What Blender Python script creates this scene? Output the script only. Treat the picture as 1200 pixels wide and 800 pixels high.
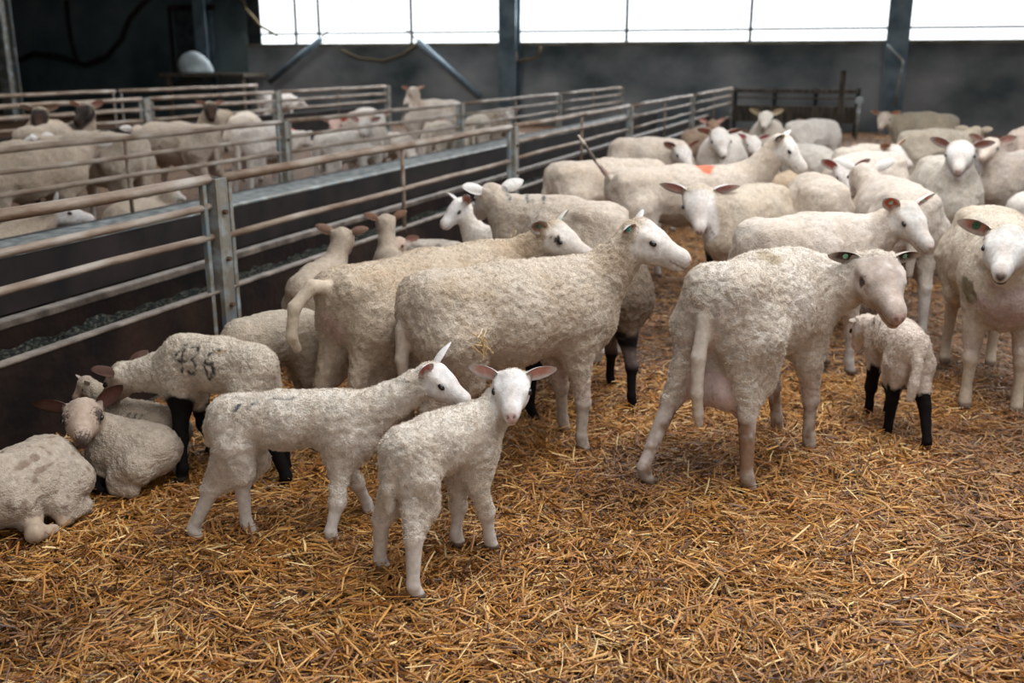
import bpy, math, random
import numpy as np
from mathutils import Vector
for o in list(bpy.data.objects): bpy.data.objects.remove(o)
sc = bpy.context.scene
# ------------------------------------------------------------------ camera, light, exposure
F = 1167.0; PITCH = math.atan(330 / F); YAW = math.radians(20.4); EYE = 1.4
cd = bpy.data.cameras.new('camera'); cam = bpy.data.objects.new('camera', cd); sc.collection.objects.link(cam)
cd.sensor_width = 36; cd.lens = 36 * F / 1200; cd.clip_start = .05; cd.clip_end = 300
cam.location = (0, 0, EYE); cam.rotation_euler = (math.pi / 2 - PITCH, 0, YAW)
cd.dof.use_dof = True; cd.dof.focus_distance = 2.85; cd.dof.aperture_fstop = 2.8
sc.camera = cam
sc.view_settings.view_transform = 'Standard'; sc.view_settings.look = 'None'
sc.view_settings.gamma = 1; sc.view_settings.use_curve_mapping = False
sc.view_settings.exposure = 0.0
w = bpy.data.worlds.new('sky'); sc.world = w; w.use_nodes = True
w.node_tree.nodes['Background'].inputs[0].default_value = (.93, .97, 1, 1)
w.node_tree.nodes['Background'].inputs[1].default_value = 2.2
def area(name, loc, rot, sx, sy, power, col=(1, 1, 1)):
    l = bpy.data.lights.new(name, 'AREA'); l.shape = 'RECTANGLE'; l.size = sx; l.size_y = sy; l.energy = power; l.color = col
    o = bpy.data.objects.new(name, l); o.location = loc; o.rotation_euler = rot; sc.collection.objects.link(o); return o
R_ = math.radians
# daylight through the roof lights over the near pen and the long back opening; front lamp is an added fill without an opening
area('roof_light', (1.0, 5.2, 4.7), (0, 0, 0), 5.0, 9, 450, (.95, .98, 1))
area('roof_light', (-9, 10, 4.7), (0, 0, 0), 4, 9, 190, (.95, .98, 1))
area('window_daylight', (-2, 21.1, 3.3), (R_(-72), 0, 0), 26, 2.6, 1450, (.95, .98, 1))
area('front_fill', (2.5, -4.5, 3.0), (R_(62), 0, R_(10)), 7, 3, 175, (1, .98, .95))
cp_, sp_ = math.cos(PITCH), math.sin(PITCH)
def ray(px, py):
    xc = (px - 600) / F; yc = (400 - py) / F; f = cp_ + yc * sp_; z = yc * cp_ - sp_
    return np.array([xc * math.cos(YAW) - f * math.sin(YAW), xc * math.sin(YAW) + f * math.cos(YAW), z])
EYEP = np.array([0, 0, EYE])
def onz(px, py, z=0.0):
    r = ray(px, py); return EYEP + r * ((z - EYE) / r[2])
def ony(px, py, y):
    r = ray(px, py); return EYEP + r * (y / r[1])
def onx(px, py, x):
    r = ray(px, py); return EYEP + r * (x / r[0])
def proj(p):
    x, y, z = p; z = z - EYE; xr = x * math.cos(YAW) + y * math.sin(YAW); f = -x * math.sin(YAW) + y * math.cos(YAW)
    d = f * cp_ - z * sp_; return 600 + F * xr / d, 400 - F * (f * sp_ + z * cp_) / d
def nrm(v):
    v = np.asarray(v, float); return v / (np.linalg.norm(v) + 1e-9)

# ------------------------------------------------------------------ helpers
rng = np.random.default_rng(7)
def link(o, parent=None):
    sc.collection.objects.link(o)
    if parent: o.parent = parent
    return o
def tag(o, label=None, cat=None, group=None, kind=None):
    if label: o['label'] = label
    if cat: o['category'] = cat
    if group: o['group'] = group
    if kind: o['kind'] = kind
    return o
def empty(name, loc=(0, 0, 0), rz=0):
    o = bpy.data.objects.new(name, None); o.empty_display_size = .1; o.location = loc; o.rotation_euler = (0, 0, rz); return link(o)
class MB:
    """collects solids into one mesh"""
    def __init__(s): s.v = []; s.f = []; s.mi = []
    def add(s, v, f, mi=0):
        n = len(s.v); s.v += [tuple(p) for p in v]; s.f += [tuple(i + n for i in q) for q in f]; s.mi += [mi] * len(f); return s
    def box(s, x0, x1, y0, y1, z0, z1, mi=0, b=0.0):
        v = [(x, y, z) for x in (x0, x1) for y in (y0, y1) for z in (z0, z1)]
        return s.add(v, [(0, 1, 3, 2), (4, 6, 7, 5), (0, 4, 5, 1), (2, 3, 7, 6), (0, 2, 6, 4), (1, 5, 7, 3)], mi)
    def tube(s, pts, r, n=10, mi=0, cap=True):
        pts = [np.array(p, float) for p in pts]; rs = r if isinstance(r, (list, tuple)) else [r] * len(pts)
        v = []; f = []; ref = None
        for i, p in enumerate(pts):
            d = nrm((pts[min(i + 1, len(pts) - 1)] - pts[max(i - 1, 0)]))
            if ref is None: ref = np.array([0, 0, 1.]) if abs(d[2]) < .9 else np.array([1., 0, 0])
            a = nrm(np.cross(d, ref)); b = np.cross(a, d); ref = b
            for k in range(n):
                t = 2 * math.pi * k / n; v.append(p + (a * math.cos(t) + b * math.sin(t)) * rs[i])
        for i in range(len(pts) - 1):
            for k in range(n):
                f.append((i * n + k, i * n + (k + 1) % n, (i + 1) * n + (k + 1) % n, (i + 1) * n + k))
        if cap: f.append(tuple(range(n))[::-1]); f.append(tuple((len(pts) - 1) * n + k for k in range(n)))
        return s.add(v, f, mi)
    def build(s, name, mat, parent=None, bevel=0, smooth=False):
        me = bpy.data.meshes.new(name); me.from_pydata(s.v, [], s.f); me.update()
        for m in (mat if isinstance(mat, (list, tuple)) else [mat]): me.materials.append(m)
        me.polygons.foreach_set('material_index', s.mi)
        if smooth: me.polygons.foreach_set('use_smooth', [True] * len(s.f))
        o = bpy.data.objects.new(name, me); link(o, parent)
        if bevel:
            md = o.modifiers.new('bevel', 'BEVEL'); md.width = bevel; md.segments = 2; md.limit_method = 'ANGLE'
        return o

# ------------------------------------------------------------------ materials
def new_mat(name):
    m = bpy.data.materials.new(name); m.use_nodes = True; nt = m.node_tree
    return m, nt, nt.nodes['Principled BSDF']
def N(nt, typ, **kw):
    n = nt.nodes.new(typ)
    for k, v in kw.items():
        if k.startswith('i_'):
            key = k[2:]; key = int(key) if key.isdigit() else key.replace('_', ' ')
            n.inputs[key].default_value = v
        else: setattr(n, k, v)
    return n
def noisy(name, c1, c2, scale=5, rough=.8, bump=.2, metal=0, c3=None, detail=6, stretch=(1, 1, 1), bscale=None, pos=(.35, .65)):
    m, nt, b = new_mat(name); L = nt.links.new
    tc = N(nt, 'ShaderNodeTexCoord'); mp = N(nt, 'ShaderNodeMapping'); mp.inputs['Scale'].default_value = stretch
    L(tc.outputs['Object'], mp.inputs[0])
    n = N(nt, 'ShaderNodeTexNoise', i_Scale=scale, i_Detail=detail); L(mp.outputs[0], n.inputs['Vector'])
    r = N(nt, 'ShaderNodeValToRGB'); r.color_ramp.elements[0].color = (*c1, 1); r.color_ramp.elements[1].color = (*c2, 1)
    r.color_ramp.elements[0].position = pos[0]; r.color_ramp.elements[1].position = pos[1]
    if c3: e = r.color_ramp.elements.new((pos[0] + pos[1]) / 2); e.color = (*c3, 1)
    L(n.outputs['Fac'], r.inputs[0]); L(r.outputs[0], b.inputs['Base Color'])
    n2 = N(nt, 'ShaderNodeTexNoise', i_Scale=bscale or scale * 6, i_Detail=4); L(mp.outputs[0], n2.inputs['Vector'])
    bp = N(nt, 'ShaderNodeBump', i_Strength=bump, i_Distance=.02); L(n2.outputs['Fac'], bp.inputs['Height']); L(bp.outputs[0], b.inputs['Normal'])
    b.inputs['Roughness'].default_value = rough; b.inputs['Metallic'].default_value = metal; b.inputs['Specular IOR Level'].default_value = .5 if metal else .15
    return m
M = {}
M['rail'] = noisy('weathered_rail', (.12, .065, .035), (.31, .26, .215), 9, .6, .25, .1, c3=(.21, .15, .105), stretch=(1, .35, 1))
M['galv'] = noisy('galvanised_steel', (.16, .20, .22), (.34, .39, .41), 7, .5, .15, .3, c3=(.2, .17, .13))
M['rust'] = noisy('rusty_steel', (.05, .028, .018), (.16, .10, .06), 8, .85, .3)
M['board'] = noisy('grimy_board', (.005, .003, .0025), (.024, .012, .008), 4, .8, .3)
M['lip'] = noisy('worn_trough_lip', (.06, .04, .028), (.20, .155, .12), 10, .6, .25, .1)
M['feed'] = noisy('silage_feed', (.010, .013, .012), (.12, .115, .085), 55, .9, 1.0, c3=(.024, .027, .023), bscale=70)
M['belt'] = noisy('black_belt', (.010, .008, .008), (.028, .02, .018), 3, .7, .1)
M['belt_top'] = noisy('dusty_belt', (.10, .115, .12), (.30, .31, .30), 14, .8, .3)
M['concrete'] = noisy('stained_concrete', (.055, .075, .08), (.30, .305, .31), .55, .9, .25, c3=(.17, .185, .19), stretch=(1, 1, 1.4), bscale=8)
M['dark_wall'] = noisy('dark_wall', (.03, .045, .05), (.12, .155, .155), .5, .9, .2, bscale=6)
M['sill'] = noisy('mossy_sill', (.10, .09, .055), (.22, .21, .18), 3, .9, .3)
M['steel_blue'] = noisy('blue_grey_steel', (.06, .095, .12), (.15, .20, .235), 3, .5, .1, .3)
M['dark_steel'] = noisy('dark_steel', (.02, .024, .026), (.05, .055, .06), 5, .6, .1)
M['ceiling'] = noisy('dark_ceiling', (.02, .022, .024), (.05, .055, .06), 1, .9, .1)
M['passage'] = noisy('passage_floor', (.02, .018, .016), (.07, .055, .04), 5, .9, .4)
M['wood'] = noisy('old_wood', (.05, .042, .035), (.15, .125, .10), 6, .85, .3, stretch=(4, 4, .6))
M['white_bag'] = noisy('pale_bag', (.35, .42, .44), (.6, .66, .68), 5, .8, .3)
M['rope'] = noisy('rope', (.07, .055, .03), (.15, .11, .06), 30, .9, .4)

def straw_ground_mat():
    m, nt, b = new_mat('straw_bedding'); L = nt.links.new
    tc = N(nt, 'ShaderNodeTexCoord')
    w1 = N(nt, 'ShaderNodeTexNoise', i_Scale=2.0, i_Detail=3); L(tc.outputs['Object'], w1.inputs[0])
    vs = []
    for k, (sx, sy, rz) in enumerate(((9, 70, .5), (70, 9, 1.9), (60, 10, .2))):
        mp = N(nt, 'ShaderNodeMapping'); mp.inputs['Scale'].default_value = (sx, sy, 1); mp.inputs['Rotation'].default_value = (0, 0, rz)
        L(tc.outputs['Object'], mp.inputs[0]); n = N(nt, 'ShaderNodeTexNoise', i_Scale=1, i_Detail=3, i_Distortion=.6); L(mp.outputs[0], n.inputs[0]); vs.append(n.outputs['Fac'])
    a = N(nt, 'ShaderNodeMath', operation='MAXIMUM'); L(vs[0], a.inputs[0]); L(vs[1], a.inputs[1])
    a2 = N(nt, 'ShaderNodeMath', operation='MAXIMUM'); L(a.outputs[0], a2.inputs[0]); L(vs[2], a2.inputs[1])
    r = N(nt, 'ShaderNodeValToRGB'); e = r.color_ramp.elements
    e[0].position = .5; e[0].color = (.02, .008, .003, 1); e[1].position = .78; e[1].color = (.36, .18, .055, 1)
    x = e.new(.62); x.color = (.12, .05, .014, 1)
    L(a2.outputs[0], r.inputs[0]); L(r.outputs[0], b.inputs['Base Color'])
    bp = N(nt, 'ShaderNodeBump', i_Strength=.8, i_Distance=.02); L(a2.outputs[0], bp.inputs['Height']); L(bp.outputs[0], b.inputs['Normal'])
    b.inputs['Roughness'].default_value = .8
    return m
M['ground'] = straw_ground_mat()
def straw_mat():
    m, nt, b = new_mat('straw_stalks'); L = nt.links.new
    at = N(nt, 'ShaderNodeAttribute', attribute_name='Col'); L(at.outputs['Color'], b.inputs['Base Color'])
    b.inputs['Roughness'].default_value = .42; b.inputs['Specular IOR Level'].default_value = .45
    return m
M['straw'] = straw_mat()
def coat_mat():
    m, nt, b = new_mat('sheep_coat'); L = nt.links.new
    at = N(nt, 'ShaderNodeAttribute', attribute_name='Col'); wl = N(nt, 'ShaderNodeAttribute', attribute_name='wool')
    tc = N(nt, 'ShaderNodeTexCoord')
    n = N(nt, 'ShaderNodeTexNoise', i_Scale=170, i_Detail=3, i_Roughness=.6); L(tc.outputs['Object'], n.inputs[0])
    vo = N(nt, 'ShaderNodeTexVoronoi', i_Scale=150); L(tc.outputs['Object'], vo.inputs['Vector'])
    mx = N(nt, 'ShaderNodeMath', operation='SUBTRACT'); L(n.outputs['Fac'], mx.inputs[0])
    ml = N(nt, 'ShaderNodeMath', operation='MULTIPLY'); L(vo.outputs['Distance'], ml.inputs[0]); ml.inputs[1].default_value = .5
    L(ml.outputs[0], mx.inputs[1])
    st = N(nt, 'ShaderNodeMath', operation='MULTIPLY_ADD'); L(wl.outputs['Fac'], st.inputs[0]); st.inputs[1].default_value = .75; st.inputs[2].default_value = .06
    bp = N(nt, 'ShaderNodeBump', i_Distance=.006); L(st.outputs[0], bp.inputs['Strength']); L(mx.outputs[0], bp.inputs['Height']); L(bp.outputs[0], b.inputs['Normal'])
    n3 = N(nt, 'ShaderNodeTexNoise', i_Scale=60, i_Detail=5); L(tc.outputs['Object'], n3.inputs[0])
    rr = N(nt, 'ShaderNodeMapRange'); rr.inputs[1].default_value = .3; rr.inputs[2].default_value = .7; rr.inputs[3].default_value = .80; rr.inputs[4].default_value = 1.08
    L(n3.outputs['Fac'], rr.inputs[0])
    mc = N(nt, 'ShaderNodeMix', data_type='RGBA', blend_type='MULTIPLY'); mc.inputs[0].default_value = 1
    L(at.outputs['Color'], mc.inputs[6]); L(rr.outputs[0], mc.inputs[7]); L(mc.outputs[2], b.inputs['Base Color'])
    b.inputs['Roughness'].default_value = .85; b.inputs['Specular IOR Level'].default_value = .12
    return m
M['coat'] = coat_mat()
def simple(name, col, rough=.5, metal=0):
    m, nt, b = new_mat(name); b.inputs['Base Color'].default_value = (*col, 1); b.inputs['Roughness'].default_value = rough; b.inputs['Metallic'].default_value = metal; return m
M['eye'] = simple('eye_gloss', (.012, .008, .006), .08)
M['hoof'] = simple('hoof', (.05, .035, .025), .6)
M['tag_green'] = simple('green_tag', (.28, .60, .42), .4)
M['tag_teal'] = simple('teal_tag', (.05, .35, .28), .4)
M['tag_dgreen'] = simple('dark_green_tag', (.03, .14, .07), .4)
M['tag_orange'] = simple('orange_tag', (.75, .10, .03), .4)
def fleece_mat():
    m, nt, b = new_mat('wool_fibre'); L = nt.links.new
    at = N(nt, 'ShaderNodeAttribute', attribute_name='Col'); L(at.outputs['Color'], b.inputs['Base Color'])
    b.inputs['Roughness'].default_value = .7; b.inputs['Specular IOR Level'].default_value = .2
    tr = N(nt, 'ShaderNodeBsdfTranslucent'); L(at.outputs['Color'], tr.inputs[0]); ms = N(nt, 'ShaderNodeMixShader'); ms.inputs[0].default_value = .35
    L(b.outputs[0], ms.inputs[1]); L(tr.outputs[0], ms.inputs[2]); L(ms.outputs[0], nt.nodes['Material Output'].inputs[0])
    return m
M['fleece'] = fleece_mat()

# ------------------------------------------------------------------ noise and implicit surfaces
def vnoise(p, scale, seed=0):
    q = p * scale; i = np.floor(q).astype(np.int64); f = q - i; f = f * f * (3 - 2 * f); out = 0
    for dx in (0, 1):
        for dy in (0, 1):
            for dz in (0, 1):
                h = ((i[:, 0] + dx) * 73856093) ^ ((i[:, 1] + dy) * 19349663) ^ ((i[:, 2] + dz) * 83492791) ^ (seed * 2654435)
                h = (h ^ (h >> 13)) * 1274126177; h = (h ^ (h >> 16)) & 0xffff
                wgt = (f[:, 0] if dx else 1 - f[:, 0]) * (f[:, 1] if dy else 1 - f[:, 1]) * (f[:, 2] if dz else 1 - f[:, 2])
                out = out + wgt * (h / 65535.0)
    return out
class Field:
    def __init__(s, lo, hi, h):
        s.h = h; s.lo = np.array(lo); n = np.ceil((np.array(hi) - s.lo) / h).astype(int) + 1
        s.ax = [(s.lo[k] + np.arange(n[k]) * h).astype(np.float32) for k in range(3)]
        s.D = np.full(n, 1.0, np.float32)
    def cone(s, a, b, ra, rb, k=.03, wy=1.0, sub=False):
        a = np.array(a, np.float32); b = np.array(b, np.float32); m = max(ra, rb) + k + 4 * s.h
        lo = np.minimum(a, b) - m; hi = np.maximum(a, b) + m; sl = []
        for q in range(3):
            i0 = max(0, int((lo[q] - s.lo[q]) / s.h)); i1 = min(len(s.ax[q]), int((hi[q] - s.lo[q]) / s.h) + 2)
            if i1 <= i0: return
            sl.append(slice(i0, i1))
        X = s.ax[0][sl[0]][:, None, None]; Y = s.ax[1][sl[1]][None, :, None]; Z = s.ax[2][sl[2]][None, None, :]
        ba = b - a; iy = 1.0 / wy; ba2 = np.array([ba[0], ba[1] * iy, ba[2]]); l2 = float(ba2 @ ba2) + 1e-9
        px = X - a[0]; py = (Y - a[1]) * iy; pz = Z - a[2]
        t = np.clip((px * ba2[0] + py * ba2[1] + pz * ba2[2]) / l2, 0, 1)
        d = np.sqrt((px - t * ba2[0]) ** 2 + (py - t * ba2[1]) ** 2 + (pz - t * ba2[2]) ** 2) - (ra + (rb - ra) * t)
        D = s.D[tuple(sl)]
        if sub: d = -d; hh = np.clip(.5 - .5 * (D - d) / k, 0, 1); s.D[tuple(sl)] = D * (1 - hh) + d * hh + k * hh * (1 - hh)
        else: hh = np.clip(.5 + .5 * (D - d) / k, 0, 1); s.D[tuple(sl)] = D * (1 - hh) + d * hh - k * hh * (1 - hh)
    def mesh(s):
        D = s.D; ins = D < 0; n = D.shape
        c = [ins[i:n[0] - 1 + i, j:n[1] - 1 + j, k:n[2] - 1 + k] for i in (0, 1) for j in (0, 1) for k in (0, 1)]
        cnt = sum(q.astype(np.int8) for q in c); act = (cnt > 0) & (cnt < 8)
        idx = np.full(act.shape, -1, np.int64); A = np.argwhere(act); idx[act] = np.arange(len(A))
        acc = np.zeros((len(A), 3)); num = np.zeros(len(A))
        cor = [(i, j, k) for i in (0, 1) for j in (0, 1) for k in (0, 1)]
        for p in cor:
            for q in cor:
                if sum(abs(p[t] - q[t]) for t in range(3)) == 1 and p < q:
                    d0 = D[A[:, 0] + p[0], A[:, 1] + p[1], A[:, 2] + p[2]]; d1 = D[A[:, 0] + q[0], A[:, 1] + q[1], A[:, 2] + q[2]]
                    m = (d0 < 0) != (d1 < 0); t = np.where(m, d0 / np.where(m, d0 - d1, 1), 0)[:, None]
                    acc += np.where(m[:, None], np.array(p) + (np.array(q) - np.array(p)) * t, 0); num += m
        V = (A + acc / num[:, None]) * s.h + s.lo
        faces = []
        for ax in range(3):
            sa = [slice(1, -1)] * 3; sa[ax] = slice(0, -1); sb = [slice(1, -1)] * 3; sb[ax] = slice(1, None)
            a = ins[tuple(sa)]; b = ins[tuple(sb)]
            off = [1, 1, 1]; off[ax] = 0
            for flip, mask in ((False, a & ~b), (True, ~a & b)):
                E = np.argwhere(mask) + off
                if not len(E): continue
                u, v = [(1, 2), (2, 0), (0, 1)][ax]; q = []
                for du, dv in ((-1, -1), (0, -1), (0, 0), (-1, 0)):
                    G = E.copy(); G[:, u] += du; G[:, v] += dv; q.append(idx[G[:, 0], G[:, 1], G[:, 2]])
                q = np.stack(q, 1)
                faces.append(q[:, ::-1] if flip else q)
        Fc = np.concatenate(faces)
        for _ in range(2):
            S = np.zeros_like(V); C = np.zeros(len(V))
            for e in range(4):
                np.add.at(S, Fc[:, e], V[Fc[:, (e + 1) % 4]]); np.add.at(C, Fc[:, e], 1)
            V = V * .5 + (S / np.maximum(C, 1)[:, None]) * .5
        return V, Fc
def vnormals(V, Fc):
    n = np.cross(V[Fc[:, 2]] - V[Fc[:, 0]], V[Fc[:, 3]] - V[Fc[:, 1]]); out = np.zeros_like(V)
    for e in range(4): np.add.at(out, Fc[:, e], n)
    return out / (np.linalg.norm(out, axis=1)[:, None] + 1e-12)
def mesh_from(name, V, Fc, cols, mats, fmi=None, wool=None, smooth=True, extra=None):
    me = bpy.data.meshes.new(name); nv = len(V); k = Fc.shape[1]; nf = len(Fc)
    me.vertices.add(nv); me.vertices.foreach_set('co', V.astype(np.float32).ravel())
    me.loops.add(nf * k); me.loops.foreach_set('vertex_index', Fc.astype(np.int32).ravel())
    me.polygons.add(nf); me.polygons.foreach_set('loop_start', np.arange(nf, dtype=np.int32) * k)
    me.polygons.foreach_set('loop_total', np.full(nf, k, np.int32))
    for m in mats: me.materials.append(m)
    if fmi is not None: me.polygons.foreach_set('material_index', fmi.astype(np.int32))
    me.polygons.foreach_set('use_smooth', np.full(nf, smooth))
    a = me.attributes.new('Col', 'FLOAT_COLOR', 'POINT'); c4 = np.ones((nv, 4), np.float32); c4[:, :3] = cols; a.data.foreach_set('color', c4.ravel())
    if wool is not None:
        a = me.attributes.new('wool', 'FLOAT', 'POINT'); a.data.foreach_set('value', wool.astype(np.float32))
    me.update(calc_edges=True); me.validate()
    return me

# ------------------------------------------------------------------ sheep
BODY = {
 # top radius chain, proportions as fractions of back height
 'ewe': dict(H=.78, L=.72, pel=.19, mid=.235, che=.21, wy=.97, hl=.262, neck=.30, leg=1.18, ear=.48, nr=.13, hw=1.27),
 'lamb': dict(H=.45, L=.34, pel=.165, mid=.180, che=.172, wy=.95, hl=.165, neck=.17, leg=1.6, ear=.52, nr=.125, hw=1.36),
}
HEADMAT = {}
def seg_dist(P, a, b):
    a = np.array(a, float); b = np.array(b, float); ba = b - a
    t = np.clip(((P - a) @ ba) / (ba @ ba + 1e-12), 0, 1); return np.linalg.norm(P - a - t[:, None] * ba, axis=1)
def sph(C, px, r, far):
    """point on the ray through the pixel at distance r from C"""
    d = nrm(ray(*px)); oc = EYEP - C; b = d @ oc; c = oc @ oc - r * r; q = b * b - c
    if q < 0: t = -b
    else: t = -b + (math.sqrt(q) if far else -math.sqrt(q))
    return EYEP + d * t
G4 = 'sheep in the pens beyond the fence'
DIGITS = {'4': [[(.9, 0), (.9, 1)], [(.9, 1), (0, .35), (1.2, .35)]],
          '3': [[(0, .95), (.6, 1.0), (.95, .78), (.4, .52), (.95, .3), (.6, 0), (0, .08)]],
          '6': [[(.9, .95), (.3, .8), (.05, .35), (.4, 0), (.85, .2), (.7, .48), (.1, .4)]]}
def sheep(name, label, rump=None, withers=None, kind='ewe', H=None, L=None, heading=None, feet=None, poll=None, nose=None,
          pf=False, nf=False, group=None, wool=(.56, .49, .42), face=(.66, .61, .57), legc=None, legdark=0, inner=(.62, .34, .30),
          ears=(0, 0), earlen=1.0, tail='hang', udder=False, lying=False, marks=(), patches=(), tags=(), fleece=0, spots=None, bulk=1.0,
          neck=None, hl=None, cell=None, headloc=None, dirt=.5, brownface=None, earc=None, cat='sheep', nosec=None, eyes=True, closed=False, shift=None, hw=None, hpatch=(), tailr=1.0, at=None, legdirt=None):
    B = dict(BODY[kind]); H = H or B['H']; sc_ = H / B['H']; L = L or B['L'] * sc_
    if lying: zt = H
    zt = H
    W = onz(*withers, zt)
    if rump is not None:
        R = onz(*rump, zt); hd = math.atan2(W[1] - R[1], W[0] - R[0])
        if heading is None: L = float(np.clip(np.linalg.norm(W - R), L * .8, L * 1.25)) if L else np.linalg.norm(W - R)
        else: hd = R_(heading)
    else: hd = R_(heading)
    if group == G4 and not lying and rump is not None:
        while W[0] > -5.45 + .12 and H > .5:
            H -= .01; u_ = H; W = onz(*withers, H); 
        R = onz(*rump, H); zt = H
    mid_ = lambda i: (onz(*feet[i][:2]) + onz(*feet[i + 1][:2])) / 2 if feet and feet[i] and feet[i + 1] else None
    hm, fm = mid_(0), mid_(2)
    if hm is not None and fm is not None and heading is None: hd = math.atan2(fm[1] - hm[1], fm[0] - hm[0])
    fx = np.array([math.cos(hd), math.sin(hd), 0]); O = W - fx * L * .5; O[2] = 0
    if hm is not None and fm is not None: O = (hm + fm) / 2 + fx * .04 * L
    elif fm is not None: O = fm - fx * .44 * L
    elif hm is not None: O = hm + fx * .53 * L
    if shift: O = O + fx * shift[0] + np.array([-fx[1], fx[0], 0]) * shift[1]
    if at:
        hd = R_(at[2]); L = at[3]; O = np.array([at[0], at[1], 0.]); fx = np.array([math.cos(hd), math.sin(hd), 0])
    pr_ = lambda q: '(%d,%d)' % proj(q)
    print('%-5s %-44s pos %.2f %.2f hd %.0f L %.2f H %.2f  rump %s want %s  withers %s want %s' % (name, label[:44], O[0], O[1], math.degrees(hd), L, H, pr_(O - fx * L * .45 + [0, 0, H]), rump, pr_(O + fx * L * .45 + [0, 0, H]), withers))
    fy = np.array([-fx[1], fx[0], 0]); RM = np.stack([fx, fy, [0, 0, 1]])
    toL = lambda p: RM @ (np.asarray(p) - O)
    dist = float(np.linalg.norm(O - EYEP)); h = cell or float(np.clip(.0021 * dist, .0042, .013))
    u = H; a = -L / 2
    hlen = (hl or B['hl'] * sc_); hw_ = hw or B['hw']; nlen = (neck or B['neck'] * sc_)
    Nb = np.array([a + L * 1.0, 0, .80 * u]) if not lying else np.array([a + L * 1.0, 0, .78 * u])
    NbW = O + RM.T @ Nb
    if headloc is not None:
        az, el, yaw, pit = [R_(x) for x in headloc]
        P = Nb + nlen * np.array([math.cos(el) * math.cos(az), math.cos(el) * math.sin(az), math.sin(el)])
        f = np.array([math.cos(pit) * math.cos(yaw), math.cos(pit) * math.sin(yaw), math.sin(pit)])
    else:
        Pw = sph(NbW, poll, nlen, pf); Nw = sph(Pw, nose, hlen, nf); P = toL(Pw); f = nrm(toL(Nw) - P)
    side = nrm(np.cross([0, 0, 1.], f)); up = np.cross(f, side)
    hp = lambda x, y, z: P + (f * x + side * y + up * z) * hlen   # head frame: side = animal's left
    # ---- joints
    pts = []; cones = []   # (a,b,ra,rb,k,wy)
    bk = bulk; pel, mid, che = B['pel'] * u * bk, B['mid'] * u * bk, B['che'] * u * bk
    wy = B['wy']
    if lying:
        pel, mid, che = .42 * u * bk, .47 * u * bk, .42 * u * bk; wy = 1.05
    K = .085 * u
    P1 = np.array([a + .10 * L, 0, u - pel]); P2 = np.array([a + .48 * L, 0, u - mid - .005 * u]); P3 = np.array([a + .86 * L, 0, u - che - .02 * u])
    cones += [(P1, P2, pel, mid, K, wy), (P2, P3, mid, che, K, wy)]
    cones += [((a + .93 * L, 0, u - .13 * u), (a + .75 * L, 0, u - .14 * u), .10 * u, .12 * u, K, 1)]
    cones += [((a + 1.02 * L, 0, .66 * u), (a + .95 * L, 0, .60 * u), .15 * u * bk, .15 * u * bk, K, .9)]
    if kind == 'ewe' and not lying: cones += [((a + .02 * L, s * .10 * u, u - .10 * u), (a + .12 * L, s * .11 * u, u - .09 * u), .065 * u, .06 * u, K * .8, 1) for s in (-1, 1)]
    legs = []
    if not lying:
        df = [(-.03, .13), (-.03, -.13), (.95, .12), (.95, -.12)]
        for i, (fxx, fyy) in enumerate(df):
            s = 1 if fyy > 0 else -1
            fp = np.array([a + fxx * L, fyy * u * (1 if kind == 'ewe' else .75), 0])
            if feet and feet[i]: fp = toL(onz(*feet[i], 0.0)) if len(feet[i]) == 2 else toL(onz(feet[i][0], feet[i][1], feet[i][2]))
            fz = fp[2]; fp = fp + np.array([0, 0, .018 * u])
            lt = B['leg']; sy = s * u * (.11 if kind == 'ewe' else .085)
            if i < 2:
                hip = np.array([a + .13 * L, sy, .68 * u]); sti = np.array([a + .19 * L, sy * 1.12, .50 * u]); sti[0] += (fp[0] - (a - .03 * L)) * .25; hip[0] += (fp[0] - (a - .03 * L)) * .1
                hock = np.array([fp[0] * .75 + sti[0] * .25 - .05 * u + max(0, a - .03 * L - fp[0]) * .5, fp[1] * .75 + sy * .25, .355 * u + fz * .6])
                fet = fp * np.array([1, 1, 1]) + np.array([-.025 * u, 0, .075 * u])
                c = [(hip, sti, .165 * u * bk * (1 if kind == 'ewe' else .8), .092 * u, K, 1), (sti, hock, .080 * u, .034 * u * lt, K * .5, .8),
                     (hip + [-.05 * u, 0, -.06 * u], hock + [.0 * u, 0, .03 * u], .115 * u * (1 if kind == 'ewe' else .8), .034 * u * lt, K * .5, .85)]
                c += [(hock, fet, .034 * u * lt, .024 * u * lt, .01, 1)]
            else:
                sh = np.array([a + .88 * L, sy, .68 * u]); el = np.array([a + .88 * L, sy * 1.1, .47 * u])
                kn = (el * .48 + fp * .52); kn[2] = .27 * u + fz * .5; kn[0] += .012 * u
                fet = fp + np.array([-.012 * u, 0, .075 * u]); hock = kn
                c = [(sh, el, .125 * u * bk, .068 * u, K, .85), (el, kn, .062 * u, .034 * u * lt, K * .4, 1), (kn, kn, .037 * u * lt, .037 * u * lt, .01, 1),
                     (kn, fet, .030 * u * lt, .023 * u * lt, .01, 1)]
            toe = np.array([.03 * u, 0, 0])
            c += [(fet, fp + [.005 * u, 0, .005 * u], .027 * u * lt, .027 * u * lt, .008, 1)]
            for q in (-1, 1): c += [(fp + [0, q * .010 * u * lt, .003 * u], fp + toe + [0, q * .013 * u * lt, -.010 * u], .022 * u * lt, .017 * u * lt, .004, 1)]
            cones += c; legs.append((hock, fet, fp, i))
    else:
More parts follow.
